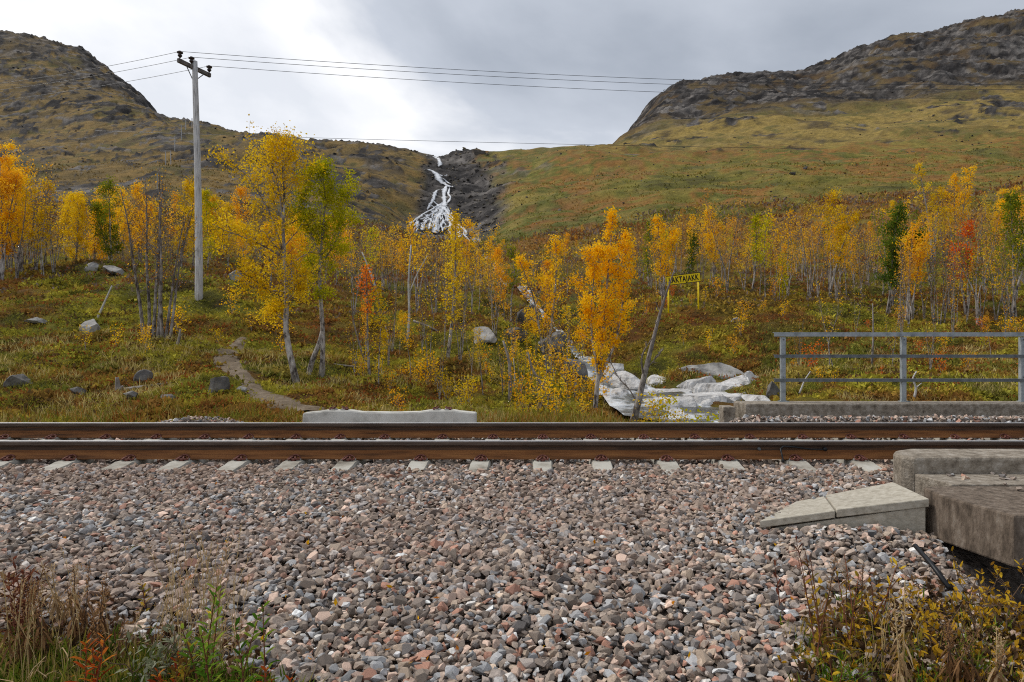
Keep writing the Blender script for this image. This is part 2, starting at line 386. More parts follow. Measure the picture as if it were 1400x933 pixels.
_rows = np.stack([np.interp(GU, [p[0] for p in s[1]], [p[1] for p in s[1]]) for s in ST])
k5 = np.array([1, 2, 3, 2, 1.]) / 9
for i in range(len(ST)):
    r = np.pad(_rows[i], 2, mode='edge'); _rows[i] = np.convolve(r, k5, 'valid')
_E = (CY - _rows) / F                                # slope of sight line (Z-1)/Y
GL = np.linspace(LY[0], LY[-1], 600)
def _pchip(xs, ys, x):
    h = np.diff(xs); d = np.diff(ys, axis=0) / h[:, None]
    m = np.zeros_like(ys)
    m[0] = d[0]; m[-1] = d[-1]
    same = (d[1:] * d[:-1]) > 0
    m[1:-1] = np.where(same, 2 * d[1:] * d[:-1] / (d[1:] + d[:-1] + 1e-12), 0)
    i = np.clip(np.searchsorted(xs, x) - 1, 0, len(xs) - 2)
    t = ((x - xs[i]) / h[i])[:, None]; hh = h[i][:, None]
    return ((1 + 2 * t) * (1 - t) ** 2) * ys[i] + (t * (1 - t) ** 2) * hh * m[i] + (t * t * (3 - 2 * t)) * ys[i + 1] + (t * t * (t - 1)) * hh * m[i + 1]
_EG = _pchip(LY, _E, GL)

def rockmask(X, Y):
    px = CX + F * X / Y
    n = fbm(X / 60, Y / 60, 3, 5)
    n2 = fbm(X / 14, Y / 22, 3, 9)
    right = sm(560, 720, Y + 160 * (n - 0.5)) * sm(835, 850, px)
    left = sm(600, 760, Y + 200 * (n - 0.5)) * sm(-100, 120, px + 200 * (n - .5)) * (1 - sm(225, 300, px))
    fx = np.interp(np.clip(Y, 150, 460), [150, 215, 300, 380, 460], [640, 612, 612, 606, 605])
    wl = np.interp(np.clip(Y, 150, 460), [150, 215, 300, 380, 460], [30, 62, 34, 26, 26])
    wr = np.interp(np.clip(Y, 150, 460), [150, 215, 300, 380, 460], [30, 75, 80, 60, 44])
    q = np.where(px < fx, (fx - px) / wl, (px - fx) / wr)
    fall = (1 - sm(0.75, 1.25, q + 0.7 * (n2 - .5))) * sm(150, 200, Y) * (1 - sm(440, 470, Y))
    patch = np.maximum(sm(0.58, 0.63, fbm(X / 20, Y / 26, 5, 21, .65)), sm(.585, .64, fbm(X / 6, Y / 9, 4, 23, .6))) * sm(90, 160, Y) * (0.12 + 0.88 * sm(650, 500, px))
    patch_r = sm(0.66, 0.74, fbm(X / 22, Y / 34, 4, 33)) * sm(250, 400, Y)
    return np.clip(np.maximum.reduce([right * sm(.44, .60, .55 * n2 + .45 * fbm(X / 30, Y / 12, 4, 88) + .10 * right), left * sm(.46, .60, n2 + .10 * left), fall, patch, patch_r]), 0, 1)

def H(X, Y, detail=True):
    X = np.asarray(X, float); Y = np.maximum(np.asarray(Y, float), 10.6)
    px = np.clip(CX + F * X / Y, -600, 1999.9); fi = (px + 600) / 4.0
    gi = np.clip((np.log(Y) - GL[0]) / (GL[1] - GL[0]), 0, 598.999)
    i0 = np.floor(fi).astype(int); i0 = np.minimum(i0, len(GU) - 2); g0 = np.floor(gi).astype(int)
    a = fi - i0; b = gi - g0
    E = (_EG[g0, i0] * (1 - a) + _EG[g0, i0 + 1] * a) * (1 - b) + (_EG[g0 + 1, i0] * (1 - a) + _EG[g0 + 1, i0 + 1] * a) * b
    Z = CAMZ + E * Y
    if detail:
        for j, L in enumerate((0.5, 1.1, 2.6, 6.0, 14.0, 34.0, 80.0)):
            r = L / Y
            w = sm(0.006, 0.02, r) * (1 - sm(0.09, 0.22, r)) * sm(10.6, 12.5, Y)
            Z = Z + (0.13 if L < 3 else 0.085) * L * w * (vnoise(X / L + 7.3 * j, Y / L - 3.1 * j, 40 + j) - 0.5) * 2
        rk = rockmask(X, Y)
        rid = 1 - np.abs(2 * fbm(X / 26, Y / 26, 4, 61) - 1)
        Z = Z + rk * Y * 0.013 * (rid - 0.75) * sm(100, 300, Y)
        rid2 = 1 - np.abs(2 * fbm(X / 8.5 + 9, Y / 8.5, 3, 67) - 1)
        Z = Z + (.15 + rk) * Y * 0.0065 * (rid2 - .75) * sm(110, 260, Y)
    return Z
def hit(px, row, y0=10.9, y1=1150., n=3000):
    Ys = np.exp(np.linspace(math.log(y0), math.log(y1), n))
    Xs = (px - CX) / F * Ys
    rows = CY - F * (H(Xs, Ys) - CAMZ) / Ys
    k = np.argmax(rows <= row) if (rows <= row).any() else len(Ys) - 1
    return np.array([Xs[k], Ys[k], H(Xs[k:k+1], Ys[k:k+1])[0]])
def at(px, row, Y):
    return np.array([(px - CX) / F * Y, Y, CAMZ - (row - CY) / F * Y])
def ground(px, Y):
    X = (px - CX) / F * Y
    return np.array([X, Y, float(H(np.array([X]), np.array([Y]))[0])])

PAL = {k: np.array([lin(c) for c in v]) for k, v in {
 'near': [(80, 68, 38), (102, 100, 40), (142, 134, 48), (120, 84, 44), (94, 98, 40), (142, 124, 62)],
 'left': [(68, 57, 41), (99, 84, 54), (111, 93, 57), (129, 105, 61), (94, 87, 51), (83, 71, 51)],
 'mid': [(84, 79, 42), (103, 100, 45), (124, 112, 54), (138, 98, 52), (94, 97, 43), (136, 120, 62)],
 'upper': [(88, 76, 52), (126, 108, 60), (148, 126, 70), (118, 104, 58), (102, 96, 52), (106, 90, 58)],
}.items()}
ROCKC = np.array([lin(c) for c in [(40, 38, 38), (66, 63, 61), (84, 80, 77), (118, 113, 108)]])
def pal(P, t):
    t = np.clip(t, 0, 1) * (len(P) - 1); i = np.minimum(t.astype(int), len(P) - 2); f = (t - i)[:, None]
    return P[i] * (1 - f) + P[i + 1] * f
def gcolor(X, Y):
    px = CX + F * X / Y
    def mixn(seed, Ls):
        a = 0; tot = 0
        for j, (L, w) in enumerate(Ls):
            a = a + w * (vnoise(X / L, Y / (L * (1.0 if L < 8 else 1.8)), seed + j) - 0.5); tot += w * w
        return 0.5 + a / math.sqrt(tot) * 0.95
    tn = mixn(100, [(7, .8), (3.0, 1), (1.2, .8), (.42, .45)])
    tf = mixn(140, [(70, 1.0), (26, 1), (9, .9), (3.4, .7)])
    near = pal(PAL['near'], tn); left = pal(PAL['left'], tf); mid = pal(PAL['mid'], tf); up = pal(PAL['upper'], tf)
    wu = sm(330, 470, Y + 120 * (fbm(X / 80, Y / 80, 2, 8) - .5)) * sm(640, 760, px)
    far = mid * (1 - wu)[:, None] + up * wu[:, None]
    wb = sm(560, 700, Y)[:, None]
    far = far * (1 - wb) + pal(np.array([lin(c) for c in [(58, 48, 38), (84, 68, 48), (100, 84, 54), (76, 66, 46)]]), tf) * wb
    wl = 1 - sm(540, 660, px + 60 * (fbm(X / 40, Y / 40, 2, 3) - .5))
    far = far * (1 - wl)[:, None] + left * wl[:, None]
    wf = sm(34, 75, Y)
    c = near * (1 - wf)[:, None] + far * wf[:, None]
    # red-brown dwarf birch floor under the birches behind the railing
    rust = sm(.52, .66, fbm(X / 4, Y / 5, 3, 77)) * sm(20, 25, Y) * (1 - sm(45, 60, Y))
    c = c * (1 - .5 * rust)[:, None] + lin((108, 66, 38))[None] * (.5 * rust)[:, None]
    rk = rockmask(X, Y)
    rt = 0.5 * fbm(X / 7, Y / 7, 5, 55, .65) + 0.5 * fbm(X / 26, Y / 12, 5, 58, .6)
    rc = pal(ROCKC, sm(.36, .70, rt))
    return c * (1 - rk)[:, None] + rc * rk[:, None]

px_cols = np.concatenate([np.linspace(-600, -70, 45)[:-1], np.arange(-70, 1471, 2.7), np.linspace(1471, 2000, 45)[1:]])
y_rows = np.concatenate([np.exp(np.linspace(math.log(10.6), math.log(32), 130))[:-1], np.exp(np.linspace(math.log(32), math.log(130), 80))[:-1],
                         np.exp(np.linspace(math.log(130), math.log(520), 135))[:-1], np.exp(np.linspace(math.log(520), math.log(1020), 165))[:-1], np.linspace(1020, 1200, 8)])
gx, gy = np.meshgrid(px_cols, y_rows)
Xg = ((gx - CX) / F * gy).ravel(); Yg = gy.ravel()
Zg = H(Xg, Yg)
nc = len(px_cols); nr = len(y_rows)
ii = (np.arange(nr - 1)[:, None] * nc + np.arange(nc - 1)[None, :]).ravel()
quads = np.stack([ii, ii + 1, ii + nc + 1, ii + nc], 1)
me = mesh_np('hillside', np.stack([Xg, Yg, Zg], 1), quads, M['ground'], smooth=True, attrs={'gcol': gcolor(Xg, Yg)})
hill = link('hillside', me)
tag(hill, 'heath covered mountainside rising from the track to rocky ridges', kind='structure')

# ------------------------------------------------------------------ ballast bed
_gy = np.array([-12, -2, 1.0, 2.0, 2.8, 3.5, 4.5, 5.5, 6.2, 6.4, 6.7, 7.58, 8.45, 8.9, 9.6, 10.2, 11.0, 12.0])
_gz = np.array([-1.6, -.95, -.66, -.56, -.49, -.43, -.345, -.275, -.235, -.222, -.212, -.232, -.212, -.22, -.25, -.36, -.62, -.9])
def G(X, Y):
    X = np.asarray(X, float); Y = np.asarray(Y, float)
    z = np.interp(Y, _gy, _gz)
    z = z + 0.05 * (fbm(X / .9, Y / .9, 3, 71) - .5) * (1 - sm(5.6, 6.3, Y)) + 0.02 * (fbm(X / .3, Y / .3, 2, 72) - .5)
    z = z - 0.55 * sm(2.35, 3.3, X) * (1 - sm(4.0, 4.6, Y))                        # falls away to the stream under the bridge
    z = z - 0.9 * sm(3.0, 5.5, X) * (1 - sm(3.6, 4.3, Y))
    z = z + 0.17 * sm(2.4, 2.9, X) * sm(9.0, 9.5, Y) * (1 - sm(10.0, 10.2, Y))       # heaped against the far kerb
    z = z - 1.3 * sm(2.6, 3.2, X) * sm(10.5, 10.7, Y)
    z = z + 0.36 * np.exp(-((X + 5.4) / 1.2) ** 2 - ((Y - 10.9) / .45) ** 2)           # small heap beside the track
    z = z + 0.09 * np.exp(-((X - 2.25) / .5) ** 2 - ((Y - 4.5) / .28) ** 2)
    z = z - 0.10 * sm(-1.6, -3.0, X) * (1 - sm(2.6, 3.8, Y))
    return z
bx_ = np.concatenate([np.linspace(-60, -10, 26)[:-1], np.arange(-10, 10.01, .12), np.linspace(10, 60, 26)[1:]])
by_ = np.concatenate([np.linspace(-12, 1.5, 20)[:-1], np.arange(1.5, 11.3, .1)])
gx, gy = np.meshgrid(bx_, by_)
zz = G(gx.ravel(), gy.ravel()) - 0.03
nc = len(bx_); nr = len(by_)
ii = (np.arange(nr - 1)[:, None] * nc + np.arange(nc - 1)[None, :]).ravel()
bed = link('ballast_bed', mesh_np('ballast_bed', np.stack([gx.ravel(), gy.ravel(), zz], 1), np.stack([ii, ii + 1, ii + nc + 1, ii + nc], 1), M['bed'], smooth=True))
tag(bed, 'broad bed of crushed grey and pink stone carrying the track', kind='structure')

def hull(npts, flat, seed):
    r = np.random.RandomState(seed)
    P = r.normal(size=(npts, 3)); P /= np.linalg.norm(P, axis=1)[:, None]
    P *= (0.82 + 0.3 * r.rand(npts))[:, None]
    P *= np.array([1.0, 0.62 + .35 * r.rand(), flat])
    bm = bmesh.new()
    for p in P: bm.verts.new(p)
    res = bmesh.ops.convex_hull(bm, input=bm.verts[:])
    bmesh.ops.delete(bm, geom=list({g for g in res['geom_interior'] + res['geom_unused'] if isinstance(g, bmesh.types.BMVert)}), context='VERTS')
    bm.verts.index_update()
    V = np.array([v.co[:] for v in bm.verts]); Ft = np.array([[v.index for v in f.verts] for f in bm.faces])
    bm.free(); return V, Ft
HULL = [hull(14, .38 + .42 * (i % 5) / 4, 300 + i) for i in range(28)]
HULL_LO = [hull(9, .5 + .3 * (i % 3) / 2, 500 + i) for i in range(14)]
STC = np.array([lin(c) for c in [(142, 128, 116), (126, 114, 103), (152, 151, 150), (128, 128, 128), (178, 154, 138), (152, 114, 97), (94, 89, 86), (192, 188, 182), (160, 143, 126), (112, 102, 94), (148, 138, 130)]])
STW = np.array([.19, .16, .09, .09, .10, .06, .07, .035, .09, .09, .05]); STW /= STW.sum()
def rotmats(n, r, tilt=0.55):
    a = r.rand(n) * 2 * math.pi; b = r.normal(size=n) * tilt; c = r.normal(size=n) * tilt
    ca, sa, cb, sb, cc, sc = np.cos(a), np.sin(a), np.cos(b), np.sin(b), np.cos(c), np.sin(c)
    Rz = np.zeros((n, 3, 3)); Rz[:, 0, 0] = ca; Rz[:, 0, 1] = -sa; Rz[:, 1, 0] = sa; Rz[:, 1, 1] = ca; Rz[:, 2, 2] = 1
    Ry = np.zeros((n, 3, 3)); Ry[:, 0, 0] = cb; Ry[:, 0, 2] = sb; Ry[:, 2, 0] = -sb; Ry[:, 2, 2] = cb; Ry[:, 1, 1] = 1
    Rx = np.zeros((n, 3, 3)); Rx[:, 1, 1] = cc; Rx[:, 1, 2] = -sc; Rx[:, 2, 1] = sc; Rx[:, 2, 2] = cc; Rx[:, 0, 0] = 1
    return Rz @ Ry @ Rx
def scatter(variants, P, R, S, cols, mb, clist):
    vid = rs.randint(len(variants), size=len(P))
    for k, (V, Ft) in enumerate(variants):
        idx = np.where(vid == k)[0]
        if not len(idx): continue
        W = np.einsum('nij,vj->nvi', R[idx], V) * S[idx][:, None, None] + P[idx][:, None, :]
        FF = Ft[None] + (np.arange(len(idx)) * len(V))[:, None, None]
        mb.add(W.reshape(-1, 3), None, FF.reshape(-1, 3))
        clist.append(np.repeat(cols[idx], len(V), 0))

SLEEPX = [-6.5, -5.93, -5.29, -4.68, -4.09, -3.56, -2.99, -2.455, -1.912, -1.21, -.605, 0, .58, 1.22, 1.835, 2.505, 3.14, 3.73, 4.37, 4.98, 5.6]
SX = np.array(SLEEPX)
ORD = ('first second third fourth fifth sixth seventh eighth ninth tenth eleventh twelfth thirteenth fourteenth fifteenth sixteenth seventeenth eighteenth nineteenth twentieth '
       'twenty-first twenty-second twenty-third twenty-fourth twenty-fifth twenty-sixth twenty-seventh twenty-eighth twenty-ninth thirtieth').split()
# solid concrete footprints to keep free of stones: (x0,x1,y0,y1)
WING = np.array([(2.57, 4.54), (2.77, 5.2), (1.99, 5.26), (1.52, 4.73)])
def free(X, Y):
    ok = np.ones(len(X), bool)
    d = np.abs(X[:, None] - SX[None]).min(1)
    ok &= ~((Y > 6.40) & (Y < 8.78) & (d < .115))
    ok &= ~((X > 2.60) & (Y > 3.90) & (Y < 5.1)) & ~((X > 2.72) & (Y > 5.0) & (Y < 5.62))
    ok &= ~((X > 2.62) & (Y > 10.0) & (Y < 10.55))
    ok &= ~((np.abs(X + 2.22) < 1.27) & (np.abs(Y - 9.95) < .15))
    s = np.ones(len(X), bool)
    for i in range(4):
        a = WING[i]; b = WING[(i + 1) % 4]
        s &= ((b[0] - a[0]) * (Y - a[1]) - (b[1] - a[1]) * (X - a[0])) > 0.0
    ok &= ~s
    ok &= ~(((np.abs(Y - 6.83) < .085) | (np.abs(Y - 8.335) < .085)))
    return ok
def lay(y0, y1, sp, dz, margin=.35, thin=1.0):
    ys = np.arange(y0, y1, sp); out = []
    for y in ys:
        xs = np.arange((-CX) / F * y - margin - .1, (1400 - CX) / F * y + margin + .1, sp)
        out.append(np.stack([xs, np.full(len(xs), y)], 1))
    P = np.concatenate(out); P += rs.uniform(-.5, .5, P.shape) * sp
    if thin < 1: P = P[rs.rand(len(P)) < thin]
    P = P[free(P[:, 0], P[:, 1])]
    z = G(P[:, 0], P[:, 1]) + dz + rs.normal(size=len(P)) * .006
    return np.concatenate([P, z[:, None]], 1)
def stone_cols(n, X=None, Y=None):
    c = STC[rs.choice(len(STC), n, p=STW)] * np.exp(rs.normal(size=(n, 1)) * .17)
    if X is not None:
        d = sm(.45, .65, fbm(X / 1.4, Y / 1.1, 3, 91))[:, None]          # patches of brown dust on the stones
        c = c * (1 - .45 * d) + (lin((138, 118, 104))[None] * .45 * d)
        d = (.30 * sm(5.7, 6.5, Y))[:, None]; c = c * (1 - d) + lin((116, 88, 66))[None] * d       # brake dust by the rails
    return np.clip(c * 1.30, 0, .8)
mbg = MB(); cl = []
top = lay(2.2, 6.66, .041, .006)
S = np.clip(np.exp(rs.normal(size=len(top)) * .30 + math.log(.0285)), .014, .055)
R = rotmats(len(top), rs, .36)
colr = stone_cols(len(top), top[:, 0], top[:, 1])
px = CX + F * top[:, 0] / top[:, 1]; row = CY + F * (CAMZ - top[:, 2]) / top[:, 1]
inf = (px > 6) & (px < 1394) & (row < 926) & (S > .026) & ~((px < 430) & (row > 800)) & ~(px > 1060)
cand = np.where(inf)[0]
big = cand[np.argsort(-(S[cand] / top[cand, 1]))[:300]]
rest = np.ones(len(top), bool); rest[big] = False
scatter(HULL, top[rest], R[rest], S[rest], colr[rest], mbg, cl)
und = lay(2.2, 6.66, .050, -.010)
scatter(HULL_LO, und, rotmats(len(und), rs, .4), np.full(len(und), .034), stone_cols(len(und)) * 1.0, mbg, cl)
for (a, b, sp, dz) in ((6.92, 8.25, .052, .004), (8.42, 11.1, .06, .006)):
    q = lay(a, b, sp, dz, .2)
    if b > 9: q = q[(q[:, 2] > H(q[:, 0], q[:, 1]) - .03) | (q[:, 0] > 2.4)]
    scatter(HULL_LO, q, rotmats(len(q), rs), np.clip(np.exp(rs.normal(size=len(q)) * .25 + math.log(.033)), .02, .055), stone_cols(len(q)), mbg, cl)
# stones lying on the concrete
ex = []
for (n, x0, x1, y0, y1, z) in ((26, 3.0, 3.9, 4.85, 5.1, .012), (5, 3.15, 3.6, 4.55, 4.75, .012), (12, 2.02, 2.2, 4.98, 5.24, -.185), (14, 1.55, 1.9, 4.75, 5.1, -.235)):
    ex.append(np.stack([rs.uniform(x0, x1, n), rs.uniform(y0, y1, n), np.full(n, z)], 1))
ex = np.concatenate(ex)
scatter(HULL, ex, rotmats(len(ex), rs, .3), rs.uniform(.018, .034, len(ex)), stone_cols(len(ex)), mbg, cl)
gm = mbg.mesh('gravel', M['stone'], attrs={'gcol': np.concatenate(cl)})
gv = link('gravel', gm, bed); gv['kind'] = 'stuff'
vm = []
for k in range(48):
    V, Ft = HULL[k % len(HULL)]
    c = stone_cols(1)[0]
    vm.append(mesh_np('stone', V, Ft, M['stone'], attrs={'gcol': np.repeat(c[None], len(V), 0)}))
from mathutils import Matrix
for q, i in enumerate(big):
    o = link('stone', vm[q % 48], bed)
    o.matrix_local = Matrix.Translation(Vector(top[i])) @ Matrix(R[i].tolist()).to_4x4() @ Matrix.Scale(float(S[i]), 4)

# ------------------------------------------------------------------ track
prof = [(.075, -.172), (.075, -.161), (.034, -.146), (.012, -.130), (.0085, -.115), (.0087, -.092), (.0085, -.060), (.014, -.046), (.034, -.039), (.036, -.012), (.0335, -.0045), (.026, -.0005)]
def rail(yc, label):
    r = [(yc + y, z) for y, z in prof] + [(yc - y, z) for y, z in reversed(prof)]
    n = len(r); xs = np.linspace(-60, 60, 41)
    V = np.array([(x, y, z) for x in xs for y, z in r])
    q = []; mi = []
    for i in range(len(xs) - 1):
        for j in range(n):
            j2 = (j + 1) % n
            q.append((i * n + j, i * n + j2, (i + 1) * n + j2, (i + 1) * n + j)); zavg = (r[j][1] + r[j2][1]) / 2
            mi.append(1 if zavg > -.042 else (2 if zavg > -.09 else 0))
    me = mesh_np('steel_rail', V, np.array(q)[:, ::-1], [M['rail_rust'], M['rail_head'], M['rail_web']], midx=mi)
    o = tag(link('steel_rail', me), label, 'rail', 'rails of the track')
    mb = MB(); mb.box((0, yc, .0005), (120, .060, .003))
    mb.build('running_surface', M['rail_top'], o)
    return o
rail(6.83, 'rusty steel rail with polished top, the one nearer the camera')
rail(8.335, 'rusty steel rail with polished top, the farther one beside the meadow')

def sleeper_mesh(m):
    st = [(-1.25, -.232, .070, .100), (-1.235, -.219, .082, .128), (-1.0, -.196, .084, .14), (-.93, -.1815, .084, .14), (-.575, -.1815, .084, .14), (-.42, -.205, .078, .13), (0, -.212, .078, .13),
          (.42, -.205, .078, .13), (.575, -.1815, .084, .14), (.93, -.1815, .084, .14), (1.0, -.196, .084, .14), (1.235, -.219, .082, .128), (1.25, -.232, .070, .100)]
    V = []
    for y, zt, wt, wb in st:
        V += [(-wb, y, -.40), (-wt - .012, y, zt - .018), (-wt, y, zt), (wt, y, zt), (wt + .012, y, zt - .018), (wb, y, -.40)]
    q = []
    for i in range(len(st) - 1):
        for j in range(6):
            q.append((i * 6 + j, i * 6 + (j + 1) % 6, i * 6 + 6 + (j + 1) % 6, i * 6 + 6 + j))
    V = np.array(V, float)
    k = len(st) - 1
    q += [(0, 5, 4, 1), (1, 4, 3, 2)]; q += [(k * 6, k * 6 + 1, k * 6 + 4, k * 6 + 5), (k * 6 + 1, k * 6 + 2, k * 6 + 3, k * 6 + 4)]
    me = mesh_np('concrete_body', V, np.array(q), m)
    return me
def clip_mesh():
    mb = MB()
    half = [(.010, .030, .020), (.012, -.005, .034), (.018, -.034, .030), (.036, -.046, .016), (.054, -.030, .010), (.056, .0, .016), (.046, .026, .030), (.024, .036, .042)]
    P = [(-x, y, z) for x, y, z in half] + [(0, .038, .046)] + [(x, y, z) for x, y, z in reversed(half)]
    P = np.array(P)
    t = np.linspace(0, len(P) - 1, 34); P = np.stack([np.interp(t, np.arange(len(P)), P[:, k]) for k in range(3)], 1)
    mb.tube(P, .0085, 5)
    mb.box((0, -.028, .008), (.045, .03, .03))
    return mb.mesh('rail_clip', M['clip'], True)
def ins_mesh():
    mb = MB(); mb.box((-.06, .012, .006), (.016, .05, .02)); mb.box((.06, .012, .006), (.016, .05, .02)); mb.box((0, .045, .004), (.1, .02, .014))
    return mb.mesh('insulator', M['plastic'])
SLM = sleeper_mesh(M['concrete']); CLM = clip_mesh(); INM = ins_mesh()
def clips(par, z):
    for y, fl in ((-.7525 - .088, 0), (-.7525 + .088, 1), (.7525 - .088, 0), (.7525 + .088, 1)):
        c = link('rail_clip', CLM, par, (0, y, z), (0, 0, math.pi * fl))
        link('insulator', INM, c)
for i, x in enumerate(SLEEPX):
    s = empty('railway_sleeper', (x + 0, 7.5825 + rs.uniform(-.02, .02), 0), rs.uniform(-.006, .006))
    tag(s, 'concrete sleeper bedded crosswise under both rails, %s from the left edge' % ORD[i], 'sleeper', 'concrete sleepers under the track')
    link('concrete_body', SLM, s)
    clips(s, -.178)
s = empty('railway_sleeper', (-2.217, 9.95, .178), math.radians(90.3))
tag(s, 'loose pale concrete sleeper lying beside the track with two pairs of clips', 'sleeper')
link('concrete_body', sleeper_mesh(M['concrete_clean']), s); clips(s, -.178)

# bond cable and bolts on the near rail
mb = MB()
yb = 6.83 - .022
P = [at(1071, 632, 6.68), at(1069, 622, 6.72), at(1067, 614, 6.77), at(1071, 610.5, 6.785), at(1085, 611.5, 6.79), at(1108, 614.5, 6.795), at(1126, 615, 6.80)]
t = np.linspace(0, len(P) - 1, 40); P = np.array(P); P = np.stack([np.interp(t, np.arange(len(P)), P[:, k]) for k in range(3)], 1)
mb.tube(P, .009, 6)
e1 = at(1128, 614.5, 6.80); mb.tube([e1 + (0, -.012, 0), e1 + (0, .03, 0)], .02, 8)
tag(mb.build('bond_cable', M['black'], smooth=True), 'short bent black cable bolted to the nearer rail above the ballast', 'cable')
for pxb in (1038,):
    e1 = at(pxb, 614, 6.80); mb = MB(); mb.tube([e1 + (0, -.012, 0), e1 + (0, .03, 0)], .016, 6); mb.tube([e1 + (0, -.022, 0), e1 + (0, .0, 0)], .008, 6)
    tag(mb.build('rail_bolt', M['galv_dark']), 'small steel bolt through the web of the nearer rail', 'bolt')

# ------------------------------------------------------------------ bridge concrete
def slab(name, pts, z0, z1, m, bev=.02, parent=None):
    """vertical prism over a footprint"""
    n = len(pts); V = [(x, y, z0) for x, y in pts] + [(x, y, z1) for x, y in pts]
    me = bpy.data.meshes.new(name)
    me.from_pydata(V, [], [tuple(range(n))[::-1], tuple(range(n, 2 * n))] + [(i, (i + 1) % n, n + (i + 1) % n, n + i) for i in range(n)])
    me.materials.append(m)
    if bev: bevel_mesh(me, bev, 2)
    return link(name, me, parent)
o = slab('bridge_kerb', [(2.82, 5.46), (2.75, 5.36), (2.73, 5.20), (2.79, 5.125), (12, 5.12), (12, 5.56), (2.98, 5.56)], -.45, .125, M['concrete_kerb'], .022)
tag(o, 'weathered concrete kerb with rounded end on the near side of the track', 'kerb')
o = slab('bridge_ledge', [(2.84, 4.74), (12, 4.74), (12, 5.117), (2.79, 5.117)], -.3, .004, M['concrete_kerb'], .006)
tag(o, 'smooth grey ledge slab in front of the near kerb, with ballast stones on it', 'ledge')
o = slab('bridge_abutment', [(2.62, 4.70), (2.60, 4.45), (2.72, 3.94), (12, 3.94), (12, 4.72), (2.70, 4.735)], -.31, -.006, M['concrete_old'], .014)
tag(o, 'massive dark brown concrete block overhanging the gap at the lower right', 'abutment')
o = slab('bridge_pier', [(2.9, 4.56), (12, 4.56), (12, 5.5), (2.9, 5.5)], -2.2, -.312, M['concrete_old'], .01)
tag(o, 'shaded concrete wall below the overhanging brown block', 'wall')
def wing():
    A, B, Cc, D = (2.575, 4.545, -.050), (2.60, 5.06, -.045), (1.99, 5.20, -.205), (1.50, 4.72, -.245)
    J1 = (2.02, 4.64, -.150)
    o = empty('concrete_wing', (2.1, 4.9, -.4))
    def piece(name, q, th, bev, ins=0.0):
        q = np.array(q) - np.array((2.1, 4.9, -.4)); lo = q.copy(); lo[:, 2] = q[:, 2] - th
        V = np.concatenate([lo, q]).tolist()
        me = bpy.data.meshes.new(name); n = len(q)
        me.from_pydata(V, [], [tuple(range(n))[::-1], tuple(range(n, 2 * n))] + [(i, (i + 1) % n, n + (i + 1) % n, n + i) for i in range(n)])
        me.materials.append(M['concrete_wing']); bevel_mesh(me, bev, 2); return link(name, me, o)
    lid = np.array([A, B, Cc, D]) 
    piece('cover_slab', [A, B, (2.14, 5.165, -.166), (2.00, 4.645, -.147)], .055, .006)
    piece('cover_slab', [(1.992, 4.647, -.155), (2.132, 5.167, -.174), (1.93, 5.2, -.222), D], .05, .006)
    piece('side_wall', [(2.56, 4.56, -.108), (2.59, 5.0, -.104), (2.0, 5.1, -.262), (1.60, 4.735, -.296)], .35, .006)
    return o
tag(wing(), 'sloping pale concrete slab half buried in ballast beside the brown block', 'slab')
o = slab('bridge_kerb', [(2.98, 10.02), (12, 10.02), (12, 10.5), (2.93, 10.5)], -.5, .078, M['concrete_kerb'], .02)
tag(o, 'long low concrete kerb beyond the far rail, under the steel railing', 'kerb')
o = slab('concrete_block', [(2.66, 10.04), (2.84, 10.04), (2.84, 10.32), (2.66, 10.32)], -.5, .03, M['concrete_kerb'], .015)
tag(o, 'short weathered concrete block at the end of the far kerb', 'block')

# steel railing
rl = empty('bridge_railing', (3.67, 10.36, .078))
tag(rl, 'galvanised steel railing with three rails on the far kerb', 'railing')
off = Vector((3.67, 10.36, .078))
posts = [at(pxp, 500, 10.36)[0] for pxp in (1071, 1236, 1399)] + [9.1, 10.9]
for x in posts:
    mb = MB(); mb.box((x - off.x, 0, .49), (.068, .012, .98)); mb.box((x - off.x - .028, .03, .49), (.01, .06, .98)); mb.box((x - off.x, .0, .006), (.14, .1, .012))
    p = mb.build('post', M['galv'], rl)
    for z in (.945, .70, .375):
        b = MB(); b.tube([(x - off.x, -.02, z), (x - off.x, -.006, z)], .010, 6); b.build('bolt', M['galv_dark'], p)
xa = at(1058, 500, 10.36)[0] - off.x; xb = 12 - off.x
for nm, row, m in (('top_rail', 457.5, 'galv'), ('middle_rail', 487.5, 'galv_dark'), ('lower_rail', 520.5, 'galv_dark')):
    z = at(0, row, 10.32)[2] - off.z
    mb = MB()
    if nm == 'top_rail':
        mb.box(((xa + xb) / 2, -.014, z), (xb - xa, .008, .062)); mb.box(((xa + xb) / 2, .022, z + .030), (xb - xa, .064, .007))
    else:
        mb.box(((xa + xb) / 2, -.014, z), (xb - xa, .008, .042)); mb.box(((xa + xb) / 2, .016, z + .022), (xb - xa, .05, .007))
    mb.build(nm, M[m], rl)

# dark pipe stub sticking out of the ballast under the block
mb = MB(); a = at(1251, 746, 4.15); b = at(1298, 804, 3.75)
mb.tube([a, a * .5 + b * .5 + (0, 0, .01), b], .014, 8)
tag(mb.build('black_pipe', M['black'], smooth=True), 'thin black pipe slanting down out of the ballast below the brown block', 'pipe')

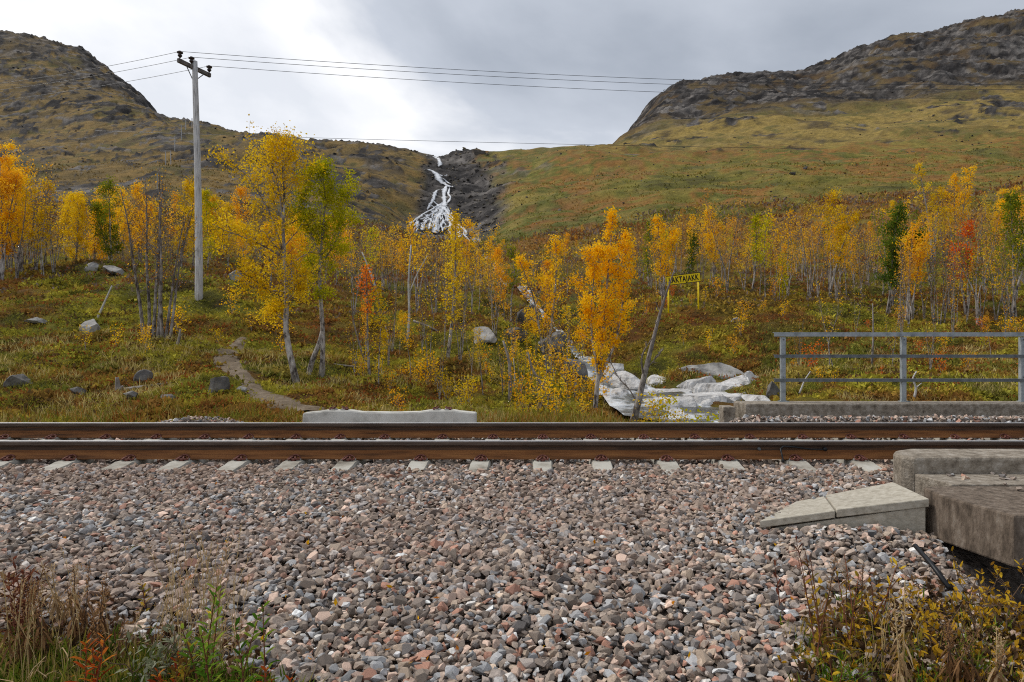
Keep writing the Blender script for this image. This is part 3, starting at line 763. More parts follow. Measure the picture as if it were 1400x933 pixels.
# ------------------------------------------------------------------ waterfall and stream
M['foam'] = noise_mat('white_water', [(96, 98, 102), (178, 182, 188), (228, 230, 233)], scale=.55, detail=8, bump=0.5, bscale=2.5, bdist=0.3, rough=0.5, pos=[.32, .46, .60], nrough=.7)
M['rapid'] = noise_mat('stream_water', [(52, 55, 50), (92, 95, 90), (206, 210, 213), (228, 231, 233)], scale=1.3, detail=8, bump=0.8, bscale=4, bdist=0.08, rough=0.18, pos=[.36, .48, .56, .7], spec=0.5)
mbw = MB()
_wy = np.exp(np.linspace(math.log(165), math.log(480), 420)); _wp = np.arange(540, 672, 1.0)
_wx = (_wp[:, None] - CX) / F * _wy[None]; _wz = H(_wx.ravel(), np.broadcast_to(_wy[None], _wx.shape).ravel()).reshape(_wx.shape)
_wr = CY - F * (_wz - CAMZ) / _wy[None]
def whit(px, row):
    i = int(np.clip(round(px - 540), 0, len(_wp) - 1)); k = int(np.argmax(_wr[i] <= row))
    return np.array([(px - CX) / F * _wy[k], _wy[k], _wz[i, k]])
def strand(pts, w, lift=.6, y0=170., y1=475., step=2.0):
    pts = np.array(pts, float)
    d = np.concatenate([[0], np.cumsum(np.linalg.norm(np.diff(pts, axis=0), axis=1))])
    n = max(3, int(d[-1] / step)); t = np.linspace(0, d[-1], n)
    px = np.interp(t, d, pts[:, 0]) + rs.normal(size=n) * .3; rw = np.interp(t, d, pts[:, 1])
    ww = np.interp(t, d, np.broadcast_to(w, (len(pts),))) * (0.65 + .7 * rs.rand(n))
    ww[0] *= .4; ww[-1] *= .4
    V = []
    for p, r, q in zip(px, rw, ww):
        for sgn in (-1, 0, 1):
            h = whit(p + sgn * q / 2, r)
            V.append((h[0], h[1] - lift * .6, h[2] + lift * (1.0 if sgn == 0 else .45)))
    k = len(px); i = np.arange(k - 1)[:, None] * 3; j = np.arange(2)[None]
    ed = np.tile([0., 1., 0.], k); ed[:3] *= .3; ed[-3:] *= .3
    mbw.add(V, np.stack([i + j, i + j + 1, i + 3 + j + 1, i + 3 + j], -1).reshape(-1, 4), None, ed)
for pts, w in [
  ([(583, 214), (592, 215), (600, 219), (602, 226), (599, 230)], [3, 4, 5, 6, 3]),
  ([(584, 233), (592, 236), (598, 240), (600, 247), (604, 251), (611, 255), (617, 258), (622, 257)], [3, 5, 6, 7, 6, 5, 4, 2]),
  ([(600, 247), (606, 246), (610, 250), (617, 254)], 3), ([(598, 240), (606, 243), (612, 241)], 2),
  ([(611, 255), (608, 260), (607, 268), (608, 278), (607, 285)], [5, 6, 5, 6, 7]),
  ([(615, 258), (613, 266), (616, 272), (612, 280)], 2.5),
  ([(604, 262), (597, 262), (594, 268), (592, 276), (588, 282), (584, 290)], [4, 4, 5, 4, 4, 3]),
  ([(605, 280), (598, 284), (590, 289), (580, 294), (572, 300), (563, 306), (560, 312)], [5, 4, 4, 4, 3, 4, 3]),
  ([(607, 285), (604, 292), (600, 297), (597, 304), (596, 312), (596, 322)], [7, 6, 6, 7, 8, 8]),
  ([(607, 285), (612, 292), (616, 300), (622, 306), (630, 312), (636, 316)], [5, 4, 5, 4, 4, 5]),
  ([(600, 297), (590, 300), (582, 305), (578, 311), (577, 318)], [4, 3, 4, 4, 5]),
  ([(604, 292), (594, 293), (584, 298), (570, 305), (566, 312)], 2.5),
  ([(612, 292), (612, 300), (616, 308), (614, 318), (618, 326)], [3, 3, 4, 3, 4]),
  ([(622, 306), (626, 316), (630, 324), (626, 328)], [3, 4, 5, 5]),
  ([(590, 300), (588, 308), (586, 317)], 3), ([(572, 300), (571, 308), (570, 315)], 3.5),
  ([(630, 312), (637, 318), (637, 325)], 3), ([(592, 276), (598, 282), (604, 288)], 2),
  ([(588, 282), (596, 288), (600, 292)], 1.6), ([(580, 294), (586, 300), (592, 306), (594, 314)], 2),
  ([(616, 300), (608, 304), (604, 310), (606, 320)], 2.2),
  ([(636, 316), (634, 322), (640, 330), (648, 336)], 2.5)]:
    strand(pts, np.asarray(w) * 1.6)
for k in range(190):
    r0 = rs.uniform(276, 312); x0 = 606 + (r0 - 276) * rs.uniform(-1.1, .75)
    dx = (x0 - 605) * .35 + rs.normal() * 3
    dr_ = rs.uniform(2.5, 8); strand([(x0, r0), (x0 + dx * .2, r0 + dr_ * .4), (x0 + dx * .4 + rs.normal(), r0 + dr_)], rs.uniform(2.0, 5.0), lift=.4)
def veil(m):
    t = m.node_tree; b = t.nodes['Principled BSDF']; out = t.nodes['Material Output']
    a_ = N(t, 'ShaderNodeAttribute', attribute_name='tint'); tc_ = N(t, 'ShaderNodeTexCoord'); mp_ = N(t, 'ShaderNodeMapping'); mp_.inputs['Scale'].default_value = (.7, .5, .9)
    t.links.new(tc_.outputs['Object'], mp_.inputs[0])
    n_ = N(t, 'ShaderNodeTexNoise'); n_.inputs['Scale'].default_value = 1.1; n_.inputs['Detail'].default_value = 6; n_.inputs['Roughness'].default_value = .7; t.links.new(mp_.outputs[0], n_.inputs[0])
    ad_ = N(t, 'ShaderNodeMath', operation='MULTIPLY_ADD'); ad_.inputs[1].default_value = 1.1; t.links.new(a_.outputs['Fac'], ad_.inputs[0]); t.links.new(n_.outputs['Fac'], ad_.inputs[2])
    mr_ = N(t, 'ShaderNodeMapRange'); mr_.inputs[1].default_value = .72; mr_.inputs[2].default_value = 1.30; t.links.new(ad_.outputs[0], mr_.inputs[0]); t.links.new(mr_.outputs[0], b.inputs['Alpha'])
M['veil'] = noise_mat('falling_water', [(150, 154, 160), (205, 208, 212), (232, 234, 237)], scale=.7, detail=8, bump=0.5, bscale=2.5, bdist=0.3, rough=0.5, pos=[.34, .46, .60], nrough=.7); veil(M['veil'])
wf = mbw.build('waterfall', M['veil'], smooth=True)
tag(wf, 'white waterfall fanning down dark rock at the head of the valley', kind='structure')
# stream reaches: widened ribbons lying in the channel
def ribbon(name, pts, m, dz, label):
    V = []
    for (px, Y, w) in pts:
        X = (px - CX) / F * Y
        zc = float(H(np.array([X]), np.array([Y]))[0]) + dz
        for s in np.linspace(-1, 1, 9): V.append((X + s * w, Y + .25 * s * w, zc + .05 * rs.rand()))
    k = len(pts); i = np.arange(k - 1)[:, None] * 9; j = np.arange(8)[None]
    o = link(name, mesh_np(name, V, np.stack([i + j, i + j + 1, i + 9 + j + 1, i + 9 + j], -1).reshape(-1, 4), m, smooth=True))
    tag(o, label, kind='structure'); return o
pl = [(795, 26, .25), (800, 24.5, .28), (806, 23, .32), (815, 21.5, .4), (830, 20, .55), (847, 18.8, .7), (864, 17.8, .9), (886, 16.8, 1.15), (916, 16, 1.45), (948, 15.2, 1.75), (985, 14.4, 2.1), (1040, 13.4, 2.0), (1090, 12.4, 1.8), (1130, 11.4, 1.6), (1150, 10.9, 1.6)]
ribbon('stream', pl, M['rapid'], .10, 'stony stream flowing from the ravine down under the bridge')
ribbon('rapids', [(648, 185, 1.2), (655, 150, .9), (664, 118, .8), (676, 88, .6), (688, 66, .5), (698, 57, .8), (708, 50, .9), (716, 45, .5), (726, 38, .22), (748, 33, .15), (772, 29.5, .15), (794, 26.2, .2)], M['rapid'], .10, 'white upper rapids glimpsed between the birches above the ravine')

# ------------------------------------------------------------------ boulders
def rock_mesh(name, m, dims, seed, sub=4, cuts=14, rough=.13):
    r = np.random.RandomState(seed)
    bm = bmesh.new(); bmesh.ops.create_icosphere(bm, subdivisions=sub, radius=1.0)
    V = np.array([v.co[:] for v in bm.verts])
    for _ in range(cuts):
        n = r.normal(size=3); n /= np.linalg.norm(n); d = r.uniform(.42, .80)
        k = V @ n - d; V = V - np.where(k > 0, k * .97, 0)[:, None] * n
    a = r.rand(3) * 50
    nn = fbm(V[:, 0] * 2.2 + a[0] + V[:, 2] * 1.4, V[:, 1] * 2.2 + a[1] - V[:, 2] * 1.2, 5, seed % 97, .6) - .5
    V = V * (1 + rough * 2 * nn)[:, None]
    V[:, 2] = np.where(V[:, 2] < -.3, -.3 + (V[:, 2] + .3) * .35, V[:, 2])
    V = V * np.array(dims) / 2
    for v, c in zip(bm.verts, V): v.co = c
    me = bpy.data.meshes.new(name); bm.to_mesh(me); bm.free(); me.materials.append(m)
    me.polygons.foreach_set("use_smooth", [False] * len(me.polygons))
    return me
def boulder(name, px, row, wpx, hpx, label, m='rock', depth=.8, seed=None, rz=None, Y=None, sink=.35, group=None):
    p = hit(px, row) if Y is None else ground(px, Y)
    k = p[1] / F
    seed = seed or int(px * 7 + row)
    w, h = wpx * k, hpx * k
    o = link(name, rock_mesh(name, M[m], (w, w * depth, h * 1.75), seed), None, (p[0], p[1] + w * depth * .25, p[2] + h * (.5 - sink * .5)), (0, 0, rz if rz is not None else random.uniform(-.4, .4)))
    return tag(o, label, 'boulder' if 'slab' not in name else 'rock', group)
boulder('boulder', 20, 531, 42, 21, 'dark grey boulder at the left edge of the meadow above the rail')
boulder('boulder', 104, 542, 32, 13, 'low grey boulder between the left edge boulder and the wooden stump')
boulder('boulder', 195, 524, 26, 15, 'grey boulder just behind the small stump and log in the meadow', 'rock')
boulder('boulder', 176, 546, 28, 12, 'flat brownish grey boulder in front of the small stump', 'rock')
boulder('boulder', 226, 550, 29, 12, 'low grey boulder in grass midway between stump and upright boulder', 'rock')
boulder('boulder', 295, 541, 29, 28, 'upright rounded grey boulder beside the footpath', 'rock', .9)
boulder('boulder', 122, 459, 34, 23, 'pale split boulder with a stick leaning out of it', 'rock_pale')
boulder('boulder', 42, 443, 40, 9, 'long flat grey stone in the meadow above the left edge boulder', 'rock_pale')
boulder('boulder', 320, 385, 22, 15, 'pale boulder on the rise just right of the wooden pole', 'rock_pale')
boulder('boulder', 325, 536, 20, 8, 'small whitish stone at the edge of the footpath', 'rock_pale')
boulder('rock_slab', 120, 372, 30, 12, 'pale rock face under the mossy ledge, left end', 'rock_pale')
boulder('rock_slab', 152, 376, 32, 14, 'pale rock face under the mossy ledge, right end', 'rock_pale')
boulder('rock_slab', 662, 470, 54, 22, 'grey rock under the mossy overhang on the ravine bank', 'rock_pale')
boulder('rock_slab', 706, 468, 44, 22, 'dark rock shelf at the brink of the ravine', 'rock')
boulder('boulder', 785, 487, 56, 44, 'big dark boulder in the ravine behind the bright orange birch', 'rock', Y=19.6)
boulder('boulder', 752, 452, 50, 34, 'dark boulder high in the ravine below the small orange birch', 'rock', Y=25.0)
boulder('boulder', 722, 415, 40, 26, 'dark boulder beside the upper rapids', 'rock', Y=31.0)
boulder('boulder', 1245, 430, 22, 12, 'pale stone on the birch slope above the railing', 'rock_pale')
boulder('boulder', 1006, 441, 16, 8, 'small grey stone on the bank right of the yellow sign', 'rock_pale')
boulder('boulder', 1056, 520, 26, 22, 'dark mossy boulder beside the left end of the railing', 'rock', Y=16.2)
WH = [(862, 515, 72, 36, 18.6, 'rounded white boulder in the stream at the foot of the leaning bare trunk'), (905, 520, 48, 22, 19.2, 'white boulder in the stream under the long grey rock'),
      (935, 531, 130, 40, 17.6, 'largest flat white rock in the middle of the stream'), (1002, 532, 62, 26, 17.0, 'white rock with cracked top at the right end of the big flat rock'),
      (1036, 541, 42, 16, 16.0, 'low grey-white rock at the far right of the stream bed'), (1048, 545, 22, 12, 15.0, 'little round white stone before the far kerb'),
      (893, 545, 46, 18, 15.6, 'white rock breaking the water in front of the flat rock'), (846, 531, 30, 26, 16.6, 'white stone at the left rim of the stream pool'),
      (968, 550, 60, 12, 15.0, 'low white rock lying in the calm pool'), (921, 558, 44, 14, 14.2, 'pale stone in the stream just beyond the far rail'),
      (842, 496, 36, 24, 21.0, 'upper white boulder of the stream right of the bright orange birch'), (880, 500, 40, 18, 20.6, 'white ledge in the stream beyond the leaning bare trunk'),
      (960, 560, 50, 12, 13.6, 'wet pale stone in the stream beside the end of the far kerb')]
KEEP = {862, 846, 1036, 1048, 842, 905, 921}
for px, row, w, h, Y, lb in [q for q in WH if q[0] in KEEP]:
    p = at(px, row + h * .5, Y); k = Y / F; g = ground(px, Y)
    o = link('bleached_boulder', rock_mesh('bleached_boulder', M['rock_white'], (w * k * 1.15, w * k * 1.1 + .5, h * k * 1.15), int(px * 3), cuts=18), None, (p[0], p[1] + .2, max(p[2] + h * k * .1, g[2] - .05)), (random.uniform(-.08, .08) + .20, random.uniform(-.1, .1), random.uniform(-.3, .3)))
    tag(o, lb, 'boulder', 'bleached boulders in the stream')
p = at(958, 510, 20.2); k = 20.2 / F
o = link('rock_slab', rock_mesh('rock_slab', M['rock_pale'], (110 * k, 60 * k, 64 * k), 77, cuts=20), None, (p[0], p[1] - .5, p[2] - .30), (.05, -.16, .05))
tag(o, 'long grey rock slab along the far bank of the stream', 'rock')
def bedrock():
    us = np.linspace(852, 1040, 130); ys = np.linspace(14.9, 20.0, 90); gu, gy_ = np.meshgrid(us, ys)
    X = ((gu - CX) / F * gy_).ravel(); Y = gy_.ravel(); rr = np.random.RandomState(5)
    cells = np.stack([rr.uniform(1.6, 6.6, 46), rr.uniform(14.6, 20.4, 46)], 1)
    X2 = X + .25 * (fbm(X * 1.3, Y * 1.3, 3, 3) - .5); Y2 = Y + .25 * (fbm(X * 1.3 + 9, Y * 1.3, 3, 4) - .5)
    D = np.hypot((X2[:, None] - cells[None, :, 0]) * .75, Y2[:, None] - cells[None, :, 1]); o_ = np.argsort(D, 1)[:, :2]; i = np.arange(len(X))
    d1 = D[i, o_[:, 0]]; d2 = D[i, o_[:, 1]]; c = o_[:, 0]
    hgt = rr.uniform(-.06, .17, 46); tx = rr.normal(size=46) * .06; ty = rr.normal(size=46) * .10 + .02
    Z = H(X, Y, False) + .15 + hgt[c] + tx[c] * (X - cells[c, 0]) + ty[c] * (Y - cells[c, 1]) - .16 * (1 - sm(.02, .14, d2 - d1)) + .035 * (fbm(X * 4, Y * 4, 4, 8, .6) - .5)
    m = fbm(X * .9, Y * .9, 3, 44)
    e1 = sm(856, 884, gu.ravel() + 30 * (m - .5)) * (1 - sm(1004, 1032, gu.ravel() + 40 * (m - .5) - 9 * (Y - 17))) * sm(15.0, 15.8, Y + 1.2 * (m - .5)) * (1 - sm(18.4, 19.2, Y + 1.0 * (m - .5) - .006 * (gu.ravel() - 940)))
    Z = Z - .55 * (1 - e1)
    q = (np.arange(89)[:, None] * 130 + np.arange(129)[None]).ravel()
    return link('rock_slab', mesh_np('rock_slab', np.stack([X, Y, Z], 1), np.stack([q, q + 1, q + 131, q + 130], 1), M['rock_white']))
tag(bedrock(), 'broad flat cracked pale bedrock in the middle of the stream', 'rock')
# scattered rock debris on the fells: too many and too small to pick apart
mbr = MB(); cl = []
n = 5200
pxs = rs.uniform(-40, 1440, n); Ys = np.exp(rs.uniform(math.log(70), math.log(900), n))
Xs = (pxs - CX) / F * Ys
dens = .25 + .75 * sm(.5, .62, fbm(Xs / 30, Ys / 45, 3, 66)); dens *= np.where(pxs < 600, 1.0, .75)
kk = rs.rand(n) < dens; Xs, Ys = Xs[kk], Ys[kk]
P = np.stack([Xs, Ys, H(Xs, Ys)], 1)
S = Ys / F * np.exp(rs.normal(size=len(Xs)) * .45) * 1.5
R = rotmats(len(P), rs, .25)
scatter(HULL_LO, P, R, S, pal(ROCKC, rs.rand(len(P))) , mbr, cl)
fpx = rs.uniform(568, 690, 900); fY = np.exp(rs.uniform(math.log(175), math.log(450), 900)); fX = (fpx - CX) / F * fY
kk = (rockmask(fX, fY) > .45) & ((np.abs(fpx - 603) > 9) | (rs.rand(900) < .2)); fX, fY = fX[kk], fY[kk]
P = np.stack([fX, fY, H(fX, fY)], 1)
scatter(HULL_LO, P, rotmats(len(P), rs, .3), fY / F * np.exp(rs.normal(size=len(P)) * .4) * 2.2, pal(np.array([lin(c) for c in [(52, 49, 47), (84, 78, 72), (112, 106, 99), (96, 84, 58)]]), rs.rand(len(P))), mbr, cl)
M['debris'] = attr_mat('fell_rock', nscale=1.2, namt=.4, bump=0)
o = link('rock_debris', mbr.mesh('rock_debris', M['debris'], attrs={'gcol': np.concatenate(cl)}))
tag(o, 'grey boulders and slabs strewn over the brown fellsides', 'rocks', kind='stuff')

# ------------------------------------------------------------------ footpath
pp = [(432, 566, .34), (418, 560, .36), (400, 556, .34), (375, 548, .30), (352, 536, .28), (335, 518, .26), (318, 503, .25), (308, 492, .24), (316, 480, .22), (326, 470, .2), (331, 463, .14)]
V = []
pp = np.array(pp, float); t = np.linspace(0, len(pp) - 1, 60); pq = np.stack([np.interp(t, np.arange(len(pp)), pp[:, k]) for k in range(3)], 1)
pts = [hit(a, b) for a, b, _ in pq]
for (a, b, w), p in zip(pq, pts):
    ww = w * 1.1 * (0.7 + .6 * float(vnoise(a * .09, b * .13, 19)))
    for s in np.linspace(-1, 1, 7):
        X = p[0] + s * ww * 1.15; Y = p[1] + s * ww * .3
        V.append((X, Y, float(H(np.array([X]), np.array([Y]))[0]) + .062 * (1 - abs(s) ** 2) - .014 + .05 * (float(vnoise(X * 3.1, Y * 3.1, 15)) - .5) * abs(s)))
i = np.arange(59)[:, None] * 7; j = np.arange(6)[None]
o = link('footpath', mesh_np('footpath', V, np.stack([i + j, i + j + 1, i + 7 + j + 1, i + 7 + j], -1).reshape(-1, 4), M['path'], smooth=True))
tag(o, 'narrow trodden dirt path climbing from the track into the heath', kind='structure')
PATHP = np.array(pts)

# ------------------------------------------------------------------ power line
pb = ground(272, 25.0); ptop = at(267, 84, 25.0)
po = empty('utility_pole', tuple(pb))
tag(po, 'weathered grey wooden utility pole with a tilted crossarm and three insulators', 'utility pole')
tp = ptop - pb
mb = MB(); t = np.linspace(-.05, 1, 14)[:, None]
mb.tube(tp[None] * t + np.stack([.03 * np.sin(t[:, 0] * 4), 0 * t[:, 0], 0 * t[:, 0]], 1), np.linspace(.145, .095, 14), 12)
mb.build('pole', M['pole'], po, True)
A = at(246.5, 81.5, 24.35) - pb; B = at(291, 103, 25.6) - pb
d = (B - A) / np.linalg.norm(B - A); side = np.cross(d, (0, 0, 1)); side /= np.linalg.norm(side); upv = np.cross(side, d)
V = []
for P0 in (A, B):
    for sx, sz in ((-1, -1), (1, -1), (1, 1), (-1, 1)): V.append(P0 + side * .055 * sx - side * .13 + upv * .075 * sz)
me = mesh_np('crossarm', V, np.array([(0, 1, 2, 3), (7, 6, 5, 4), (0, 4, 5, 1), (1, 5, 6, 2), (2, 6, 7, 3), (3, 7, 4, 0)]), M['arm']); bevel_mesh(me, .012, 1)
link('crossarm', me, po)
mid = (A + B) / 2
for f0 in (.24, .78):
    mb = MB(); q = A + (B - A) * f0 - side * .1 - upv * .07; base = tp * (1 - .75 / 8.9) - side * .1
    mb.tube([q, base], .018, 5); mb.build('brace', M['galv_dark'], po)
WT = []
for (ipx, irow, f0) in ((249, 72.5, .055), (264, 80.5, .40), (289, 93, .955)):
    q = A + (B - A) * f0 - side * .12 + upv * .07
    mb = MB(); mb.tube([q, q + (0, 0, .06)], .018, 6)
    h = np.array([0, .04, .05, .09, .10, .14, .16, .20, .22, .24]); r = np.array([.035, .055, .075, .075, .05, .06, .105, .105, .07, .04])
    mb.tube(q[None] + np.stack([0 * h, 0 * h, h + .05], 1), r, 12)
    mb.build('insulator', M['insul'], po, True); WT.append(q + pb + (0, 0, .27))
def wire(P0, P1, sag, r, label, n=40):
    t = np.linspace(0, 1, n)[:, None]; P = P0[None] * (1 - t) + P1[None] * t; P[:, 2] -= sag * 4 * (t * (1 - t))[:, 0]
    mb = MB(); mb.tube(P - P0, r, 4)
    tag(mb.build('power_wire', M['wire'], loc=tuple(P0)), label, 'wire', 'power wires')
for k, (q, nm, r1, l1) in enumerate(zip(WT, ('topmost', 'middle', 'lowest'), (112, 119, 131), (129, 138, 152))):
    wire(q, at(1560, r1, 36.0 + k * .8), .55, .009, '%s of the three wires running right from the wooden pole' % nm)
    wire(q, at(-220, l1, 34.0 + k * .8), .4, .009, '%s of the three wires running left from the wooden pole' % nm)
wire(at(130, 179, 400), at(1500, 208, 380), 2.0, .11, 'thin far wire crossing the valley low above the left ridge')
hp = [(55.5, 270, 246, 1), (226.5, 226, 206, 1), (233.5, 225, 207, 0), (239, 208, 187, 0), (248, 191, 171, 0), (254, 178, 165, 0), (262.5, 175, 162, 0), (215, 258, 237, 0)]
hl = ['pale pole with crossarm above the orange grove at the left edge', 'left one of the paired thin poles on the hillside beside the wooden pole', 'right one of the paired thin poles on the hillside beside the wooden pole',
      'thin pole on the hillside just above the paired poles', 'thin pole on the upper hillside, third below the ridge', 'thin pole on the upper hillside, second below the ridge', 'topmost thin pole on the ridge beside the wooden pole', 'thin pole low on the hillside behind the bare birch clump']
for (px, r0, r1, arm), lb in zip(hp, hl):
    g = hit(px, r0, 60., 480., 1500); hgt = (r0 - r1) * g[1] / F
    e_ = empty('hill_pole', tuple(g)); tag(e_, lb, 'utility pole', 'poles on the far hillside')
    mb = MB(); w = g[1] / F * .7; mb.tube([(0, 0, -1), (0, 0, hgt)], [w, w * .8], 6); mb.build('pole', M['hillpole'], e_)
    if arm:
        mb = MB(); mb.box((0, 0, hgt * .96), (hgt * .75, w, w * 1.2)); mb.build('crossarm', M['hillpole'], e_)

# ------------------------------------------------------------------ station sign
SY0 = 27.5
sL = at(910, 396, SY0 - .35); sR = at(958.5, 392, SY0 + .35)
so = empty('station_sign', tuple(ground(934, SY0))); o0 = np.array(so.location)
tag(so, 'yellow station name board with black lettering on two yellow posts', 'sign')
c0 = at(910.5, 384.5, SY0 - .35); c1 = at(957.8, 378.6, SY0 + .35)
ctr = (c0 + c1) / 2; dv_ = c1 - c0; L = np.linalg.norm(dv_); ex_ = dv_ / L
rzs = math.atan2(ex_[1], math.hypot(ex_[0], 0)); tilt = math.asin(ex_[2])
hb = 12.8 * SY0 / F
bd = empty('tmp'); C.objects.unlink(bd); bpy.data.objects.remove(bd)
def signbox(name, m, w, h, th, y, par):
    mb = MB(); mb.box((0, y, 0), (w, th, h)); return mb.build(name, m, par)
board = signbox('board', M['yellow'], L, hb, .02, 0, so)
board.location = tuple(ctr - o0); board.rotation_euler = (0, -tilt, rzs)
fw = .022
mb = MB(); y = -.012
mb.box((0, y, hb / 2 - fw / 2), (L, .008, fw)); mb.box((0, y, -hb / 2 + fw / 2), (L, .008, fw)); mb.box((-L / 2 + fw / 2, y, 0), (fw, .008, hb - 2 * fw)); mb.box((L / 2 - fw / 2, y, 0), (fw, .008, hb - 2 * fw))
mb.build('border', M['signblack'], board)
fc = bpy.data.curves.new('lettering', 'FONT'); fc.body = 'LAKTAJAKK'; fc.align_x = 'CENTER'; fc.align_y = 'CENTER'; fc.size = hb * .84; fc.offset = .009; fc.extrude = .002; fc.space_character = 1.12
fo = bpy.data.objects.new('lettering_curve', fc); C.objects.link(fo); bpy.context.view_layer.update()
lm = bpy.data.meshes.new_from_object(fo.evaluated_get(bpy.context.evaluated_depsgraph_get())); bpy.data.objects.remove(fo)
co = np.array([v.co[:] for v in lm.vertices]); wtx = co[:, 0].max() - co[:, 0].min()
lm.materials.clear(); lm.materials.append(M['signblack'])
lt = link('lettering', lm, board, (0, -.014, -.012), (math.pi / 2, 0, 0), (L * .86 / wtx, 1, 1))
for px, Yp in ((914, SY0 - .3), (955, SY0 + .3)):
    tq = at(px, 386 if px < 930 else 382, Yp); g = ground(px, Yp)
    mb = MB(); mb.tube([g - o0 - (0, 0, .3), tq - o0 + (0, .03, 0)], .032, 8); mb.build('post', M['yellow'], so, True)

# ------------------------------------------------------------------ birches
def rsm(P, n):
    P = np.asarray(P, float); d = np.concatenate([[0], np.cumsum(np.linalg.norm(np.diff(P, axis=0), axis=1))])
    t = np.linspace(0, d[-1], n); return np.stack([np.interp(t, d, P[:, k]) for k in range(3)], 1)
def smooth_path(P, n):
    Q = rsm(P, n * 2)
    for _ in range(3): Q[1:-1] = .25 * Q[:-2] + .5 * Q[1:-1] + .25 * Q[2:]
    return rsm(Q, n)
def leaves(anchor, tint, n, size, sig, r, droop=.3):
    """n leaf quads spread round anchor points"""
    k = r.randint(len(anchor), size=n)
    c = anchor[k] + r.normal(size=(n, 3)) * sig
    d = r.normal(size=(n, 3)); d[:, 2] -= droop; d /= np.linalg.norm(d, axis=1)[:, None]
    s = np.cross(d, r.normal(size=(n, 3))); s /= np.linalg.norm(s, axis=1)[:, None] + 1e-9
    l = size * (.7 + .6 * r.rand(n))[:, None]
    V = np.stack([c - d * l * .5, c + s * l * .36, c + d * l * .5, c - s * l * .36], 1).reshape(-1, 3)
    t = np.clip(tint[k] * .55 + r.rand(n) * .45, 0, 1)
    return V, (np.arange(n)[:, None] * 4 + np.arange(4)[None]), np.repeat(t, 4)
def grow(seed, stems, limbs=(), plain=(), bare=.35, cw=1.0, nl=26, nleaf=1200, leaf=.09, sig=.10, subs=4, elev=(20, 60), kt=6, twigs=True, leaf_lo=0.0, shape=.8):
    """stems: [(path, radius)]; returns trunk builder and crown builder"""
    r = np.random.RandomState(seed); T = MB(); A = []; At = []
    def limb(p0, dr, L, rad, ct):
        n = 6; P = [p0]; d = dr.copy()
        for i in range(n - 1):
            d = d + r.normal(size=3) * .16; d[2] += .10; d /= np.linalg.norm(d); P.append(P[-1] + d * L / (n - 1))
        P = np.array(P); T.tube(P, np.linspace(rad, max(.003, rad * .25), n), 4, False, a=.55)
        for q in range(subs):
            f = r.uniform(.3, 1.0); b0 = P[0] + 0; ii = f * (n - 1); i0 = min(int(ii), n - 2); b0 = P[i0] + (P[i0 + 1] - P[i0]) * (ii - i0)
            d2 = d * .6 + r.normal(size=3) * .7; d2 /= np.linalg.norm(d2); L2 = L * r.uniform(.25, .5)
            S = np.array([b0, b0 + d2 * L2 * .5, b0 + d2 * L2 + (0, 0, -.02 * L2)])
            if twigs: T.tube(S, np.linspace(max(.0035, rad * .4), .0022, 3), 3, False, a=1.0)
            c = np.clip(ct + r.normal() * .2, 0, 1)
            for u in (.3, .65, 1.0): A.append(S[0] * (1 - u) + S[2] * u); At.append(c)
        A.append(P[-1]); At.append(ct); A.append(P[-2]); At.append(ct)
    for path, r0 in stems:
        P = smooth_path(path, 14); n = len(P)
        R = r0 * (1 - .86 * np.linspace(0, 1, n) ** .9); R[0] *= 1.25
        T.tube(P, R, kt, True, a=np.repeat(np.clip(np.linspace(-.5, 1.0, n), 0, .6), kt))
        hh = np.linalg.norm(P[-1] - P[0])
        az = r.rand() * 6.28
        for i in range(nl):
            t = bare + (.98 - bare) * (i + r.rand()) / nl; u = (t - bare) / (1 - bare)
            az += 2.4 + r.normal() * .4
            L = cw * (max(.18, math.sin(math.pi * min(1, u * .82 + .14)) ** shape)) * r.uniform(.6, 1.2)
            el = math.radians(r.uniform(*elev) + 18 * u)
            ii = t * (n - 1); i0 = min(int(ii), n - 2); p0 = P[i0] + (P[i0 + 1] - P[i0]) * (ii - i0)
            limb(p0, np.array([math.cos(az) * math.cos(el), math.sin(az) * math.cos(el), math.sin(el)]), L, max(.006 if hh > 2 else .003, R[i0] * .42), r.rand())
        A.append(P[-1]); At.append(.6)
    for path, r0 in limbs:
        P = smooth_path(path, 8); T.tube(P, np.linspace(r0, .008, 8), 5, False, a=.5)
        for i in range(2, 8):
            for q in range(2):
                dr = (P[min(i, 7)] - P[i - 1]); dr = dr / np.linalg.norm(dr) + r.normal(size=3) * .6; dr /= np.linalg.norm(dr)
                limb(P[i], dr, cw * r.uniform(.3, .6), .012, r.rand())
    for path, ra, rb in plain:
        T.tube(smooth_path(path, 10), np.linspace(ra, rb, 10), kt, True, a=0.0)
    K = MB()
    if nleaf:
        V, q, t = leaves(np.array(A), np.array(At), nleaf, leaf, sig, r)
        K.add(V, q, None, t)
    return T, K
def plant_tree(name, loc, T, K, label, cat, leafm, bark='bark', group=None, crown='crown', stem='trunk'):
    e_ = empty(name, tuple(loc)); tag(e_, label, cat, group)
    T.build(stem, M[bark], e_, True)
    if K is not None and K.n: K.build(crown, M[leafm], e_)
    return e_
def lpath(pts, Y, base, jit=.0):
    """profile of a stem standing at distance Y, relative to its base"""
    out = [at(px, row, Y) - base for px, row in pts]
    out = np.array(out); out[:, 1] += jit * np.linspace(0, 1, len(out)); return out

